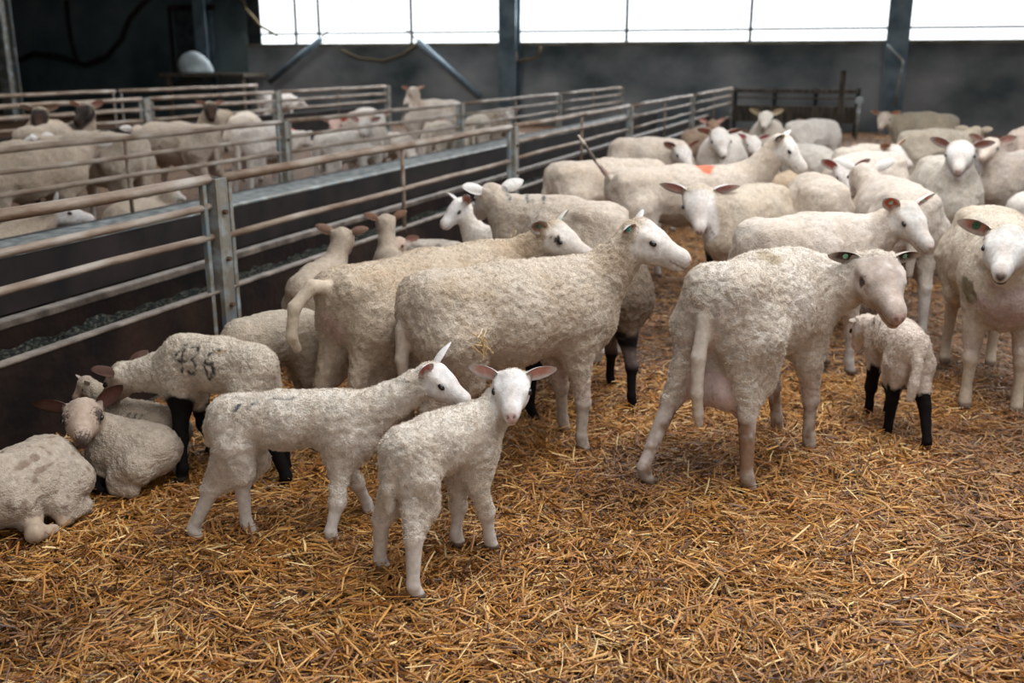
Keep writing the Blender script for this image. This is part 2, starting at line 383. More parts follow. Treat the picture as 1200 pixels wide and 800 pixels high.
        for s in (1, -1):
            r = .13 * u
            cones += [((a + .1 * L, s * .36 * u, .45 * u), (a + .42 * L, s * .46 * u, .30 * u), .30 * u, .17 * u, K, 1),
                      ((a + .42 * L, s * .50 * u, .22 * u), (a + .1 * L, s * .52 * u, .12 * u), .13 * u, .09 * u, .02, 1),
                      ((a + .1 * L, s * .52 * u, .12 * u), (a + .5 * L, s * .56 * u, .09 * u), .09 * u, .075 * u, .02, 1),
                      ((a + .85 * L, s * .28 * u, .45 * u), (a + .78 * L, s * .34 * u, .2 * u), .24 * u, .13 * u, K, 1),
                      ((a + .74 * L, s * .36 * u, .20 * u), (a + .98 * L, s * .62 * u, .20 * u), .11 * u, .11 * u, .02, 1),
                      ((a + .98 * L, s * .62 * u, .18 * u), (a + .66 * L, s * .58 * u, .08 * u), .10 * u, .07 * u, .01, 1)]
            legs.append((np.array([a + .99 * L, s * .63 * u, .20 * u]), np.array([a + .68 * L, s * .60 * u, .08 * u]), np.array([a + .66 * L, s * .60 * u, .05 * u]), 2))
    # neck
    nr = B['nr'] * u * (1 if not lying else 1.9)
    hb = hp(.16, 0, -.26); hr = .235 * hlen * (1 + (hw_ - 1) * .6)
    mdl = (Nb + hb) / 2 + np.array([0, 0, -.02 * u]) + nrm([f[0], f[1], 0]) * (-.01)
    cones += [(Nb + [-.10 * L, 0, -.02 * u], mdl, nr * 1.35, nr * .92, K, .85), (mdl, hb, nr * .92, max(hr, nr * .66), K * .5, .9),
              (Nb + [0, 0, -.12 * u], (mdl + hb) / 2 + [0, 0, -.04 * u], nr * 1.1, nr * .6, K * .6, .8)]
    # head
    kh = .07 * hlen
    hd_c = [(hp(.20, 0, -.24), hp(.42, 0, -.23), .225, .215), (hp(.42, 0, -.23), hp(.86, 0, -.18), .205, .138), (hp(.86, 0, -.18), hp(.95, 0, -.20), .135, .112),
            (hp(.24, 0, -.36), hp(.80, 0, -.32), .15, .088), (hp(.80, 0, -.32), hp(.93, 0, -.325), .090, .078)]
    for iq, q in enumerate(hd_c):
        w0, w1 = [(.9, .8), (.75, .15), (.1, .1), (.8, .25), (.2, .2)][iq]; mz = 1.0 if kind == 'lamb' else (1, .85, .80, .92, .84)[iq]
        cones.append((q[0], q[1], q[2] * hlen * (1 + (hw_ - 1) * w0) * (mz if iq != 1 else 1), q[3] * hlen * (1 + (hw_ - 1) * w1) * mz, kh, 1))
    if hw_ > 1.25: cones.append((hp(.22, 0, -.10), hp(.40, 0, -.14), .19 * hlen, .17 * hlen, kh, 1))
    for s in (-1, 1):
        cones.append((hp(.28, s * .165 * hw_, -.12), hp(.44, s * .15 * hw_, -.12), .085 * hlen, .07 * hlen, kh, 1))
        cones.append((hp(.30, s * .12 * hw_, -.34), hp(.5, s * .09 * hw_, -.30), .13 * hlen, .10 * hlen, kh, 1))
        cones.append((hp(.93, s * .045, -.14), hp(.96, s * .04, -.17), .05 * hlen, .045 * hlen, kh * .5, 1))
    for s in (-1, 1): cones.append((hp(.02, s * .19 * hw_, -.12), hp(.10, s * .17 * hw_, -.16), .06 * hlen, .09 * hlen, kh, 1))
    tl = []
    if tail == 'hang':
        tl = [(a - .045 * u, 0, .86 * u), (a - .09 * u, 0, .74 * u), (a - .10 * u, 0, .60 * u), (a - .09 * u, 0, .46 * u)]
        if kind == 'lamb': tl = [(a - .0 * u, 0, .86 * u), (a - .06 * u, 0, .76 * u), (a - .085 * u, 0, .64 * u), (a - .085 * u, 0, .52 * u)]
    elif tail: tl = [np.array([p[0] * u + a, p[1] * u, p[2] * u]) for p in tail]
    for i in range(len(tl) - 1):
        r_a, r_b = [(.040 - .004 * q) * (1.25 if kind == 'lamb' else 1) for q in (i, i + 1)]; cones.append((tl[i], tl[i + 1], r_a * u * tailr, r_b * u * tailr, .012, 1))
    if udder:
        for s in (-1, 1):
            cones.append(((a + .12 * L, s * .045 * u, .52 * u), (a + .07 * L, s * .05 * u, .45 * u), .115 * u, .105 * u, .02, 1))
            cones.append(((a + .08 * L, s * .07 * u, .38 * u), (a + .09 * L, s * .09 * u, .32 * u), .025 * u, .012 * u, .015, 1))
    allp = np.array([p for c in cones for p in (c[0], c[1])]); rad = np.array([r for c in cones for r in (c[2], c[3])])
    lo = (allp - rad[:, None]).min(0) - 3 * h; hi = (allp + rad[:, None]).max(0) + 3 * h
    fd = Field(lo, hi, h)
    for c in cones: fd.cone(c[0], c[1], c[2], c[3], max(c[4], .004), c[5])
    if h < .009:
        for s in (-1, 1):
            fd.cone(hp(1.01, s * .035, -.155), hp(1.02, s * .080, -.115), .012 * hlen, .018 * hlen, .003, 1, sub=True)
            fd.cone(hp(.66, s * .30 * hw_, -.20), hp(.80, s * .27 * hw_, -.20), .125 * hlen, .11 * hlen, .035 * hlen, 1, sub=True)
            fd.cone(hp(.34, s * .205 * hw_, -.095), hp(.50, s * .185 * hw_, -.105), .034 * hlen, .028 * hlen, .02 * hlen, 1)
            fd.cone(hp(.42, s * .228 * hw_, -.140), hp(.44, s * .27 * hw_, -.145), .035 * hlen, .05 * hlen, .004, 1, sub=True)
    V, Fc = fd.mesh(); Nn = vnormals(V, Fc)
    # ---- masks
    dh = np.minimum.reduce([seg_dist(V, hp(.25, 0, -.24), hp(.9, 0, -.2))]); headm = np.clip(((.24 + .10 * hw_) * hlen - dh) / (.07 * hlen), 0, 1)
    t_f = (V - P) @ f / hlen; headm = headm * np.clip((t_f + (.02 if kind == 'lamb' else -.10)) / .12, 0, 1)
    legm = np.zeros(len(V)); hoofm = np.zeros(len(V)); lowm = np.zeros(len(V))
    for hk, ft, fp, i in legs:
        d = np.minimum(seg_dist(V, hk, ft), seg_dist(V, ft, fp)); m = np.clip(((.085 if not lying else .22) * u - d) / (.03 * u), 0, 1)
        legm = np.maximum(legm, m * np.clip((hk[2] + .05 * u - V[:, 2]) / (.06 * u), 0, 1)) if not lying else np.maximum(legm, m)
        hoofm = np.maximum(hoofm, np.clip((fp[2] + .022 * u - V[:, 2]) / (.012 * u), 0, 1) * (seg_dist(V, fp, fp) < .1 * u))
    tm = np.zeros(len(V))
    for q in range(len(tl) - 1): tm = np.maximum(tm, np.clip((.055 * u - seg_dist(V, tl[q], tl[q + 1])) / (.02 * u), 0, 1))
    if kind == 'lamb': tm *= .3
    noc = np.clip(np.maximum(np.maximum(headm, legm), tm * .9), 0, 1); woolm = 1 - noc
    # colours
    n1 = vnoise(V, 6 / u, 3); n2 = vnoise(V, 22 / u, 5); n3 = vnoise(V, 60 / u, 9)
    c = np.array(wool)[None] * (1 + .10 * (n2[:, None] - .5))
    tan = np.array([.42, .30, .19]); wgt = np.clip((n1 * .6 + n2 * .4 - .47) * 3.0, 0, 1) * dirt * woolm
    c = c * (1 - wgt[:, None] * .6) + tan * wgt[:, None] * .6
    fc = np.array(face)[None] * (1 + .06 * (n3[:, None] - .5)); 
    if brownface is not None:
        m = np.clip((n2 * .5 + n1 * .5 - .38) * 5, 0, 1)[:, None]; fc = fc * (1 - m) + np.array(brownface) * m
    c = c * (1 - headm[:, None]) + fc * headm[:, None]
    lc = np.array(legc if legc is not None else np.array(face) * .93)[None] * np.ones((len(V), 1))
    if dirt and legc is None:
        m = np.clip(np.clip((n2 * .6 + n3 * .4 - .40) * 3.2, 0, 1) * .75 * (dirt if legdirt is None else legdirt), 0, .92)[:, None]; lc = lc * (1 - m) + np.array([.22, .13, .08]) * m
    c = c * (1 - legm[:, None]) + lc * legm[:, None]
    if legdark:  # dark stockings up to a height
        m = np.clip((legdark * u - V[:, 2] + (n2 - .5) * .05) / (.025 * u), 0, 1)
        ml = np.zeros(len(V))
        for hk, ft, fp, i in legs: ml = np.maximum(ml, np.clip((.16 * u - np.minimum(seg_dist(V, hk + [0, 0, .2 * u], hk), seg_dist(V, hk, fp))) / (.04 * u), 0, 1))
        m = (m * ml)[:, None] if not lying else legm[:, None]
        c = c * (1 - m) + np.array([.007, .005, .005]) * m; woolm = woolm * (1 - .6 * m[:, 0])
    c = c * (1 - hoofm[:, None]) + np.array([.16, .11, .08]) * (.3 if legdark else 1) * hoofm[:, None]
    # nose, mouth, eye rims
    nc = np.array(nosec if nosec is not None else (.60, .36, .33))
    d = seg_dist(V, hp(1.06, -.05, -.13), hp(1.06, .05, -.13)); d = np.minimum(d, seg_dist(V, hp(1.06, 0, -.13), hp(1.06, 0, -.20)) + .02 * hlen); m = np.clip((.085 * hlen - d) / (.025 * hlen), 0, 1)[:, None]; mm_ = m * (.8 if nosec is None else .95); c = c * (1 - mm_) + nc * mm_
    for s in (-1, 1):
        d = seg_dist(V, hp(1.03, s * .035, -.165), hp(1.03, s * .085, -.112)); m = .95 * np.clip((.028 * hlen - d) / (.012 * hlen), 0, 1)[:, None]; c = c * (1 - m) + np.array([.10, .035, .03]) * m
        rel = (V - P); hx = rel @ f / hlen; hy = rel @ side / hlen; hz = rel @ up / hlen
        d = np.sqrt((hx - .42) ** 2 + ((hz + .14) * 1.4) ** 2); m = (np.clip((.085 - d) / .04, 0, 1) * (hy * s > .1) * headm)[:, None]
        c = c * (1 - m * .45) + np.array([.42, .27, .23]) * m * .45
        d = seg_dist(V, hp(.46, s * .22 * hw_, -.175), hp(.56, s * .19 * hw_, -.22)); m = (np.clip((.022 * hlen - d) / (.016 * hlen), 0, 1) * .5)[:, None]; c = c * (1 - m) + np.array([.30, .19, .16]) * m  # tear-duct streak; also puts socket shading into the colour
    m = (np.clip(1 - np.abs(hy) / .13, 0, 1) * np.clip((hx - .42) / .15, 0, 1) * np.clip((hz + .18) / .06, 0, 1) * headm * .45 * min(1, face[0] / .5) ** 2)[:, None]; c = c * (1 - m) + np.array([.56, .42, .35]) * m
    if kind == 'ewe': m = (np.clip((n2 * .5 + n3 * .5 - .45) * 4, 0, 1) * headm * .30 * min(1, face[0] / .5) ** 2)[:, None]; c = c * (1 - m) + np.array([.46, .35, .27]) * m
    for (a1_, b1_, c1_, r1_, col_) in hpatch:
        d = np.linalg.norm(V - hp(a1_, b1_ * hw_, c1_), axis=1) + (n3 - .5) * r1_ * hlen * 1.2; m = (np.clip((r1_ * hlen - d) / (.25 * r1_ * hlen), 0, 1))[:, None]; c = c * (1 - m * .9) + np.array(col_) * m * .9
    ym = np.abs(hz + .285 + .06 * (hx - .9)) ; m = (np.clip((.018 - ym) / .010, 0, 1) * (hx > .76) * headm)[:, None]; c = c * (1 - m * .8) + np.array([.22, .11, .10]) * m * .8
    if nosec is not None and nosec[0] < .25:
        m = (np.clip((.030 - ym) / .012, 0, 1) * (hx > .84) * headm)[:, None]; c = c * (1 - m * .9) + nc * m * .9
    if kind == 'ewe' and not lying:
        d = np.linalg.norm(V - np.array([a - .0 * L, 0, .72 * u]), axis=1); m = (np.clip((.12 * u - d) / (.05 * u), 0, 1) * .55)[:, None]; c = c * (1 - m) + np.array([.60, .40, .36]) * m
        m = (np.clip((.40 * u + .08 * u * n1 - V[:, 2]) / (.05 * u), 0, 1) * woolm * .55 * (V[:, 0] > a))[:, None]; c = c * (1 - m) + np.array([.58, .45, .40]) * m
    if udder:
        d = seg_dist(V, (a + .09 * L, .0, .50 * u), (a + .08 * L, 0, .40 * u)); m = np.clip((.175 * u - d) / (.02 * u), 0, 1) * (np.abs(V[:, 1]) < .15 * u) * (V[:, 2] < .54 * u)
        c = c * (1 - m[:, None]) + np.array([.56, .43, .40]) * (1 - .25 * (n3[:, None] > .75)) * m[:, None]; woolm = woolm * (1 - m)
    for (kx, ky, kz, r, col) in patches:   # body-frame patches: fractions of L, u, u
        ctr = np.array([a + kx * L, ky * u, kz * u]); d = np.linalg.norm(V - ctr, axis=1) + (n2 - .5) * r * u * .8
        m = np.clip((r * u - d) / (.25 * r * u), 0, 1)[:, None]; c = c * (1 - m * .85) + np.array(col) * m * .85
    if spots:
        ns, scol, th = spots; sp = vnoise(V, ns / u, 17); m = (np.clip((sp - th) / .12, 0, 1) * woolm)[:, None]; c = c * (1 - m * .6) + np.array(scol) * m * .6
    for (x0, z0, wd, ht, sd, strokes, col, sr) in marks:  # painted digits, laid over the flank and back: x along body, z = arc height over the side
        arc = np.where(V[:, 1] * sd > 0, 1, -1) * np.abs(V[:, 1]); hgt = V[:, 2] - np.abs(V[:, 1]) * .35 * 1.0
        X2 = (V[:, 0] - (a + x0 * L)) / (wd * u); Z2 = ((V[:, 2] - .62 * np.abs(V[:, 1])) - z0 * u) / (ht * u)
        q = np.stack([X2 * wd, Z2 * ht, 0 * X2], 1) * u; dm = np.full(len(V), 9.)
        for st in strokes:
            for p0, p1 in zip(st[:-1], st[1:]): dm = np.minimum(dm, seg_dist(q, (p0[0] * wd * u, p0[1] * ht * u, 0), (p1[0] * wd * u, p1[1] * ht * u, 0)))
        m = (np.clip((sr * u + (n3 - .5) * .012 - dm) / (.008), 0, 1) * (V[:, 1] * sd > -.02) * (.6 + .4 * (n3 > .35)))[:, None]; c = c * (1 - m * .9) + np.array(col) * m * .9
    # ---- wool relief
    amp = (.0045 if kind == 'lamb' else .0055) * (u / .6) ** .3
    n4 = vnoise(V, 75, 21); n5 = vnoise(V, 150, 22); n6 = vnoise(V, 28, 23)
    rel_ = (n4 - .5) * .9 + (n5 - .5) * .8 + (n6 - .5) * .35 if h < .009 else (n6 - .5) * 1.2 + (n4 - .5) * .6
    disp = woolm * amp * rel_ * 1.5; 
    if kind == 'ewe': disp += woolm * (vnoise(V * np.array([1, 1, .5]), 9, 31) - .5) * .014
    V = V + Nn * disp[:, None]
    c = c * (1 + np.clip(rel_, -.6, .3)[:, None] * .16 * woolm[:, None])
    VV = [V]; FF = [Fc]; CC = [c]; WW = [np.maximum(woolm, .22 * headm)]; MI = [np.zeros(len(Fc), int)]; n0 = len(V)
    def append(v, fcs, col, wl, mi):
        nonlocal n0
        VV.append(np.array(v)); FF.append(np.array(fcs) + n0); CC.append(np.array(col)); WW.append(np.full(len(v), wl)); MI.append(np.full(len(fcs), mi)); n0 += len(v)
    # ears
    earinfo = []
    for s, eu in ((1, ears[0]), (-1, ears[1])):
        root = hp(.10, s * .19 * hw_, -.11); eld = nrm(side * s + up * (.12 + eu) - f * .28); el = B['ear'] * hlen * earlen
        fw = nrm(f * .75 - up * .25 * 0 + np.array([0, 0, -.15])); fw = nrm(fw - eld * (fw @ eld)); wv = np.cross(eld, fw)
        nu, nv_ = 12, 9; v = []; col = []
        ec = np.array(earc if earc is not None else np.array(face) * .95); ic = np.array(inner)
        for sh in (0, 1):
            for i in range(nu):
                t = i / (nu - 1); wd = el * .60 * (t + .14) ** .62 * max(.0, 1.012 - t) ** .72
                cen = root + eld * el * t + np.array([0, 0, -1]) * el * .08 * t * t
                for j in range(nv_):
                    q = (j / (nv_ - 1)) * 2 - 1; cup = (1 - q * q) * wd * (.95 - .55 * t)
                    th = (.0035 if kind == 'lamb' else .0055) * (1 - q * q * .8) * (1 - .5 * t)
                    pp = cen + wv * wd * q - fw * cup * .75 + fw * (th * (.5 if sh == 0 else -.5))
                    v.append(pp)
                    if sh == 0:
                        e = max(abs(q), t * .95); mm = min(1, max(0, (.86 - e) / .25)); col.append(ic * mm + ec * (1 - mm))
                    else: col.append(ec)
        fcs = []
        for sh in (0, 1):
            for i in range(nu - 1):
                for j in range(nv_ - 1):
                    q = [sh * nu * nv_ + i * nv_ + j, sh * nu * nv_ + i * nv_ + j + 1, sh * nu * nv_ + (i + 1) * nv_ + j + 1, sh * nu * nv_ + (i + 1) * nv_ + j]
                    fcs.append(q if sh == 0 else q[::-1])
        M_ = nu * nv_
        for i in range(nu - 1):
            for j in (0, nv_ - 1):
                A_, B_ = i * nv_ + j, (i + 1) * nv_ + j; fcs.append([A_, B_, B_ + M_, A_ + M_])
        for j in range(nv_ - 1): A_, B_ = (nu - 1) * nv_ + j, (nu - 1) * nv_ + j + 1; fcs.append([A_, B_, B_ + M_, A_ + M_])
        append(v, fcs, col, .0, 0); earinfo.append((root, eld, fw, wv, el))
    if eyes:
        for s in (-1, 1):
            ctr = hp(.43, s * (.212 if not closed else .188) * hw_, -.135); r = (.064 if kind == 'lamb' else .052) * hlen; v = []; fcs = []; nu, nw = 10, 8
            for i in range(nw + 1):
                ph = math.pi * i / nw
                for j in range(nu):
                    th = 2 * math.pi * j / nu; dz = (f * math.cos(th) * math.sin(ph) * 1.2 + up * math.sin(th) * math.sin(ph) * .78 + (side + f * .25 * s) * math.cos(ph) * .68); v.append(ctr + dz * r)
            for i in range(nw):
                for j in range(nu): fcs.append([i * nu + j, i * nu + (j + 1) % nu, (i + 1) * nu + (j + 1) % nu, (i + 1) * nu + j])
            append(v, fcs, np.full((len(v), 3), .01), 0, 1)
    V = np.concatenate(VV); Fc2 = np.concatenate(FF); C_ = np.clip(np.concatenate(CC), .004, .95)
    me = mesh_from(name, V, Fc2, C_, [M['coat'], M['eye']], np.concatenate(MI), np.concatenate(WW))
    o = bpy.data.objects.new(name, me); o.location = tuple(O); o.rotation_euler = (0, 0, hd); link(o)
    tag(o, label, cat, group)
    # ear tags
    for (s, mat, big) in tags:
        root, eld, fw, wv, el = earinfo[0 if s > 0 else 1]
        tc = root + eld * el * .42 - fw * el * .10 + fw * .006; mb = MB(); r = .017 * sc_ * big
        e1, e2 = nrm(wv), eld
        v = []; n = 14
        for kk in (-.5, .5):
            for j in range(n): th = 2 * math.pi * j / n; v.append(tc + (e1 * math.cos(th) * 1.3 + e2 * math.sin(th)) * r + fw * .004 * kk)
        mb.add(v, [tuple(range(n))[::-1], tuple(range(n, 2 * n))] + [(j, (j + 1) % n, n + (j + 1) % n, n + j) for j in range(n)])
        mb.tube([tc - fw * .004, tc + fw * .009], r * .38, 8)
        t = mb.build('ear_tag', M[mat], o)
    # fibres
    if fleece:
        fleece = int(fleece * 1.35)
        woolv = woolm; fw_ = woolv[Fc].mean(1); area_ = np.linalg.norm(np.cross(V[Fc[:, 2]] - V[Fc[:, 0]], V[Fc[:, 3]] - V[Fc[:, 1]]), axis=1)
        pr = area_ * (fw_ > .5); pr /= pr.sum(); pick = rng.choice(len(Fc), fleece, p=pr)
        a_, b_ = rng.random((2, fleece, 1)); q = Fc[pick]
        base = (V[q[:, 0]] * (1 - a_) + V[q[:, 1]] * a_) * (1 - b_) + (V[q[:, 3]] * (1 - a_) + V[q[:, 2]] * a_) * b_
        nn = Nn[q[:, 0]]; cl = np.concatenate(CC)[:len(Nn)][q[:, 0]]
        ln = (.0056 if kind == 'lamb' else .0052) * rng.uniform(.5, 1.3, (fleece, 1))
        curl = np.stack([vnoise(base, 60, 41), vnoise(base, 60, 42), vnoise(base, 60, 43)], 1) - .5
        d = nn * .9 + curl * 2.2 + rng.normal(0, .35, (fleece, 3)) + np.array([-.15, 0, -.45]); d /= np.linalg.norm(d, axis=1)[:, None]
        sd = np.cross(d, rng.normal(0, 1, (fleece, 3))); sd /= np.linalg.norm(sd, axis=1)[:, None]
        b0 = base - nn * .001; wv_ = .0007 * (1.0 if kind == 'lamb' else 1.1)
        d2 = d + rng.normal(0, .35, (fleece, 3)) + np.array([0, 0, -.2])
        v = np.stack([b0 - sd * wv_, b0 + sd * wv_, b0 + d * ln * .55 + sd * wv_ * .8, b0 + d * ln * .55 - sd * wv_ * .8, b0 + d * ln * .55 + d2 * ln * .5], 1).reshape(-1, 3)
        k5 = np.arange(fleece)[:, None] * 5; f1 = np.concatenate([k5 + [0, 1, 2], k5 + [0, 2, 3], k5 + [3, 2, 4]])
        m2 = mesh_from('fleece', v, f1, np.repeat(np.clip(cl * 1.05, 0, .9), 5, axis=0), [M['fleece']], smooth=False)
        fo = bpy.data.objects.new('fleece', m2); link(fo, o); fo['kind'] = 'stuff'
    return o

# ------------------------------------------------------------------ the barn
WY = 21.5   # inner face of the rear wall
def struct(o): o['kind'] = 'structure'; return o
def ground_h(x, y):
    p = np.stack([np.asarray(x, float), np.asarray(y, float), np.zeros_like(np.asarray(x, float))], -1).reshape(-1, 3)
    return ((vnoise(p, 2.2, 51) - .5) * .035 + (vnoise(p, 7, 52) - .5) * .022).reshape(np.shape(x))
def ground_patch(name, x0, x1, y0, y1, step, mat, z=0.0, bumpy=True, darken=False):
    nx, ny = int((x1 - x0) / step) + 1, int((y1 - y0) / step) + 1
    X, Y = np.meshgrid(np.linspace(x0, x1, nx), np.linspace(y0, y1, ny), indexing='ij'); Z = ground_h(X, Y) - .012 + z if bumpy else X * 0 + z
    V = np.stack([X, Y, Z], -1).reshape(-1, 3); i = np.arange(nx - 1)[:, None] * ny + np.arange(ny - 1)[None]; i = i.ravel()
    Fc = np.stack([i, i + ny, i + ny + 1, i + 1], 1)
    me = mesh_from(name, V, Fc, np.full((len(V), 3), .3), [mat]); o = bpy.data.objects.new(name, me); return link(o)
struct(ground_patch('floor', -2.86, 12, -6, WY, .06, M['ground']))
struct(ground_patch('floor', -24, -5.0, -6, WY, .12, M['ground']))
struct(MB().box(-5.0, -2.86, -6, WY, -.1, -.01).build('floor', M['passage']))
struct(MB().box(-14.9, 14, WY, WY + .25, -.1, 1.70).build('wall_back', M['concrete']))
struct(MB().box(-24.3, -14.9, WY, WY + .25, -.1, 5.0).build('wall_back', M['dark_wall']))
struct(MB().box(14, 14.3, -6.3, WY + .25, -.1, 5.0).build('wall_right', M['dark_wall']))  # out of view, added to shut out sky light from the side
struct(MB().box(-24.3, 14.3, -6.3, -6, -.1, 5.0).build('wall_front', M['dark_wall']))  # unseen wall behind the camera, added to deepen the shade indoors
struct(MB().box(-24.3, -24, -6, WY + .25, -.1, 5.0).build('wall_left', M['dark_wall']))
struct(MB().box(-14.9, 14, WY - .05, WY + .3, 1.70, 1.77).build('trim_1', M['sill']))
struct(MB().box(-14.9, 14, WY - .0, WY + .25, 4.2, 5.0).build('wall_back', M['dark_wall']))
# roof: dark sheeting with openings for the roof lights
cm = MB()
for (x0, x1, y0, y1) in ((-24.3, 14, 15.5, WY + .3), (-24.3, 14, -6.3, .2), (-24.3, -11.2, .2, 15.5), (-6.8, -1.8, .2, 15.5), (4.2, 14, .2, 15.5), (-11.2, -6.8, .2, 4.5), (-1.8, 4.2, 10.2, 15.5)):
    cm.box(x0, x1, y0, y1, 4.95, 5.05)
struct(cm.build('ceiling', M['ceiling']))
# window divisions in the long rear opening
wn = 0
def colx(px): return ony(px, 60, WY)[0]
bars = [345, 372, 480, 732, 877]
cols_x = [-15.3, -7.95, -.05, 7.8]
for i, (xa, xb) in enumerate(zip(cols_x[:-1], cols_x[1:])):
    wn += 1; m_ = MB(); m_.box(max(xa, -14.9), xb, WY + .12, WY + .15, 1.975, 2.02)
    for px in bars:
        bx = colx(px)
        if xa < bx < xb: m_.box(bx - .03, bx + .03, WY + .10, WY + .14, 1.75, 4.2)
    if i == 0:
        m_.box(-14.9, -14.55, WY + .10, WY + .14, 1.75, 4.2)
    struct(m_.build('window_%d' % wn, M['dark_steel']))
# H-section columns
def column(name, x, y, wd, label, base=0, top=4.95, mat='steel_blue'):
    m_ = MB(); t_ = .03
    m_.box(x - wd / 2, x + wd / 2, y - .16, y - .13, base, top).box(x - wd / 2, x + wd / 2, y + .13, y + .16, base, top).box(x - t_, x + t_, y - .13, y + .13, base, top)
    o = m_.build(name, M[mat]); tag(o, label, 'column'); return o
column('steel_column', -7.97, WY - .22, .40, 'tall blue-grey steel column at the rear wall, left of the middle window')
column('steel_column', -.02, WY - .22, .42, 'tall blue-grey steel column rising behind the standing sheep at right')
column('steel_column', -15.95, WY - .22, .34, 'thin blue-grey steel column on the dark wall beside the doorway')
column('steel_column', ony(7, 60, 18.5)[0], 18.5, .30, 'blue-grey steel column at the far left edge of the photo', mat='galv')
# left diagonal braces
def brace(pts, r, label, name='diagonal_brace', cat='brace', mat='steel_blue'):
    o = MB().tube([ony(px, py, y) for px, py, y in pts], r, 8).build(name, M[mat], smooth=True); tag(o, label, cat)
brace([(562, 113, 21.1), (490, 48, 21.1)], .075, 'sloping steel brace pole leaning left from the middle column foot')
brace([(316, 96, 21.0), (376, 46, 21.0)], .075, 'sloping steel brace pole leaning right below the left window')
brace([(490, 48, 21.1), (438, -2, 21.1)], .018, 'thin tie rod running up left from the brace pole', 'tie_rod', 'rod', 'dark_steel')
brace([(376, 46, 21.0), (414, -2, 21.0)], .018, 'thin tie rod running up right across the left window', 'tie_rod', 'rod', 'dark_steel')
o = MB().tube([ony(px, py, 21.38) for px, py in ((400, 58), (420, 68), (450, 71), (472, 64), (490, 50))], .025, 6).build('hanging_rope', M['rope'], smooth=True); tag(o, 'slack rope hanging on the rear wall below the left window', 'rope')
o = MB().tube([ony(px, py, 21.2) for px, py in ((604, 60), (606, 72), (616, 70), (628, 69), (632, 62), (634, 54))], .03, 6).build('hanging_rope', M['rope'], smooth=True); tag(o, 'short rope loop tied to the middle steel column', 'rope')
o = MB().tube([ony(px, py, 21.1) for px, py in ((1040, 52), (1058, 72), (1056, 85), (1052, 104), (1048, 124))], .025, 6).build('hanging_rope', M['galv'], smooth=True); tag(o, 'pale cord hanging down beside the right steel column', 'rope')
o = MB().tube([ony(px, py, 21.35) for px, py in ((280, -5), (290, 12), (305, 30), (325, 42))], .035, 6).build('hanging_rope', M['rope'], smooth=True); tag(o, 'thick rope drooping beside the dark corner of the left window', 'rope')
# hoses on the dark left wall
hp_ = [(20, 72), (40, 62), (70, 66), (100, 76), (125, 66), (142, 46), (152, 22), (165, 6), (178, -6)]
o = MB().tube([ony(px, py, 21.3) for px, py in hp_], .06, 8).build('hanging_hose', M['belt'], smooth=True); tag(o, 'thick black hose sagging in a loop on the dark left wall', 'hose')
o = MB().tube([ony(px, py, 21.32) for px, py in ((78, 0), (80, 25), (84, 50), (92, 74))], .05, 8).build('hanging_hose', M['belt'], smooth=True); tag(o, 'black hose hanging straight down on the dark left wall', 'hose')
# doorway in the dark wall
def wallbox(px0, py0, px1, py1, y0, y1, mb, mi=0):
    a_ = ony(px0, py0, y0); b_ = ony(px1, py1, y0); return mb.box(a_[0], b_[0], y0, y1, min(a_[2], b_[2]), max(a_[2], b_[2]), mi)
dm = MB(); wallbox(203, 12, 246, 88, WY - .05, WY - .01, dm); door = struct(dm.build('door_1', M['dark_steel']))
fm = MB()
for q in ((197, 8, 203, 90), (243, 8, 249, 90), (197, 6, 249, 12)): wallbox(*q, WY - .10, WY - .0, fm)
fr = fm.build('door_frame', M['belt'], door)
bg = MB(); c0 = ony(233, 71, 20.9)
o = bpy.data.objects.new('feed_bag', None)
def blob_bag():
    v = []; f_ = []; nu, nv_ = 16, 9
    for i in range(nv_):
        t = i / (nv_ - 1); z = t * .50
        for j in range(nu):
            th = 2 * math.pi * j / nu; r = (.42 * (1 - t ** 2.2) ** .6 + .05) * (1 + .12 * math.sin(3 * th + 4 * t)); v.append((c0[0] + r * math.cos(th), c0[1] - .2 + r * .5 * math.sin(th), c0[2] - .28 + z))
    for i in range(nv_ - 1):
        for j in range(nu): f_.append((i * nu + j, i * nu + (j + 1) % nu, (i + 1) * nu + (j + 1) % nu, (i + 1) * nu + j))
    f_.append(tuple(range(nu))[::-1]); f_.append(tuple((nv_ - 1) * nu + j for j in range(nu)))
    return MB().add(v, f_)
o = blob_bag().build('feed_bag', M['white_bag'], smooth=True); tag(o, 'pale slumped bag on the ledge in the dark doorway', 'bag')
lz = c0[2] - .29
o = MB().box(c0[0] - .8, c0[0] + 1.6, 20.4, WY - .1, lz - .08, lz).box(c0[0] - .7, c0[0] - .6, 20.5, 20.6, 0, lz - .08).box(c0[0] + 1.4, c0[0] + 1.5, 20.5, 20.6, 0, lz - .08).build('wall_ledge', M['wood'])
tag(o, 'dark wooden bench below the doorway holding a pale bag', 'bench')

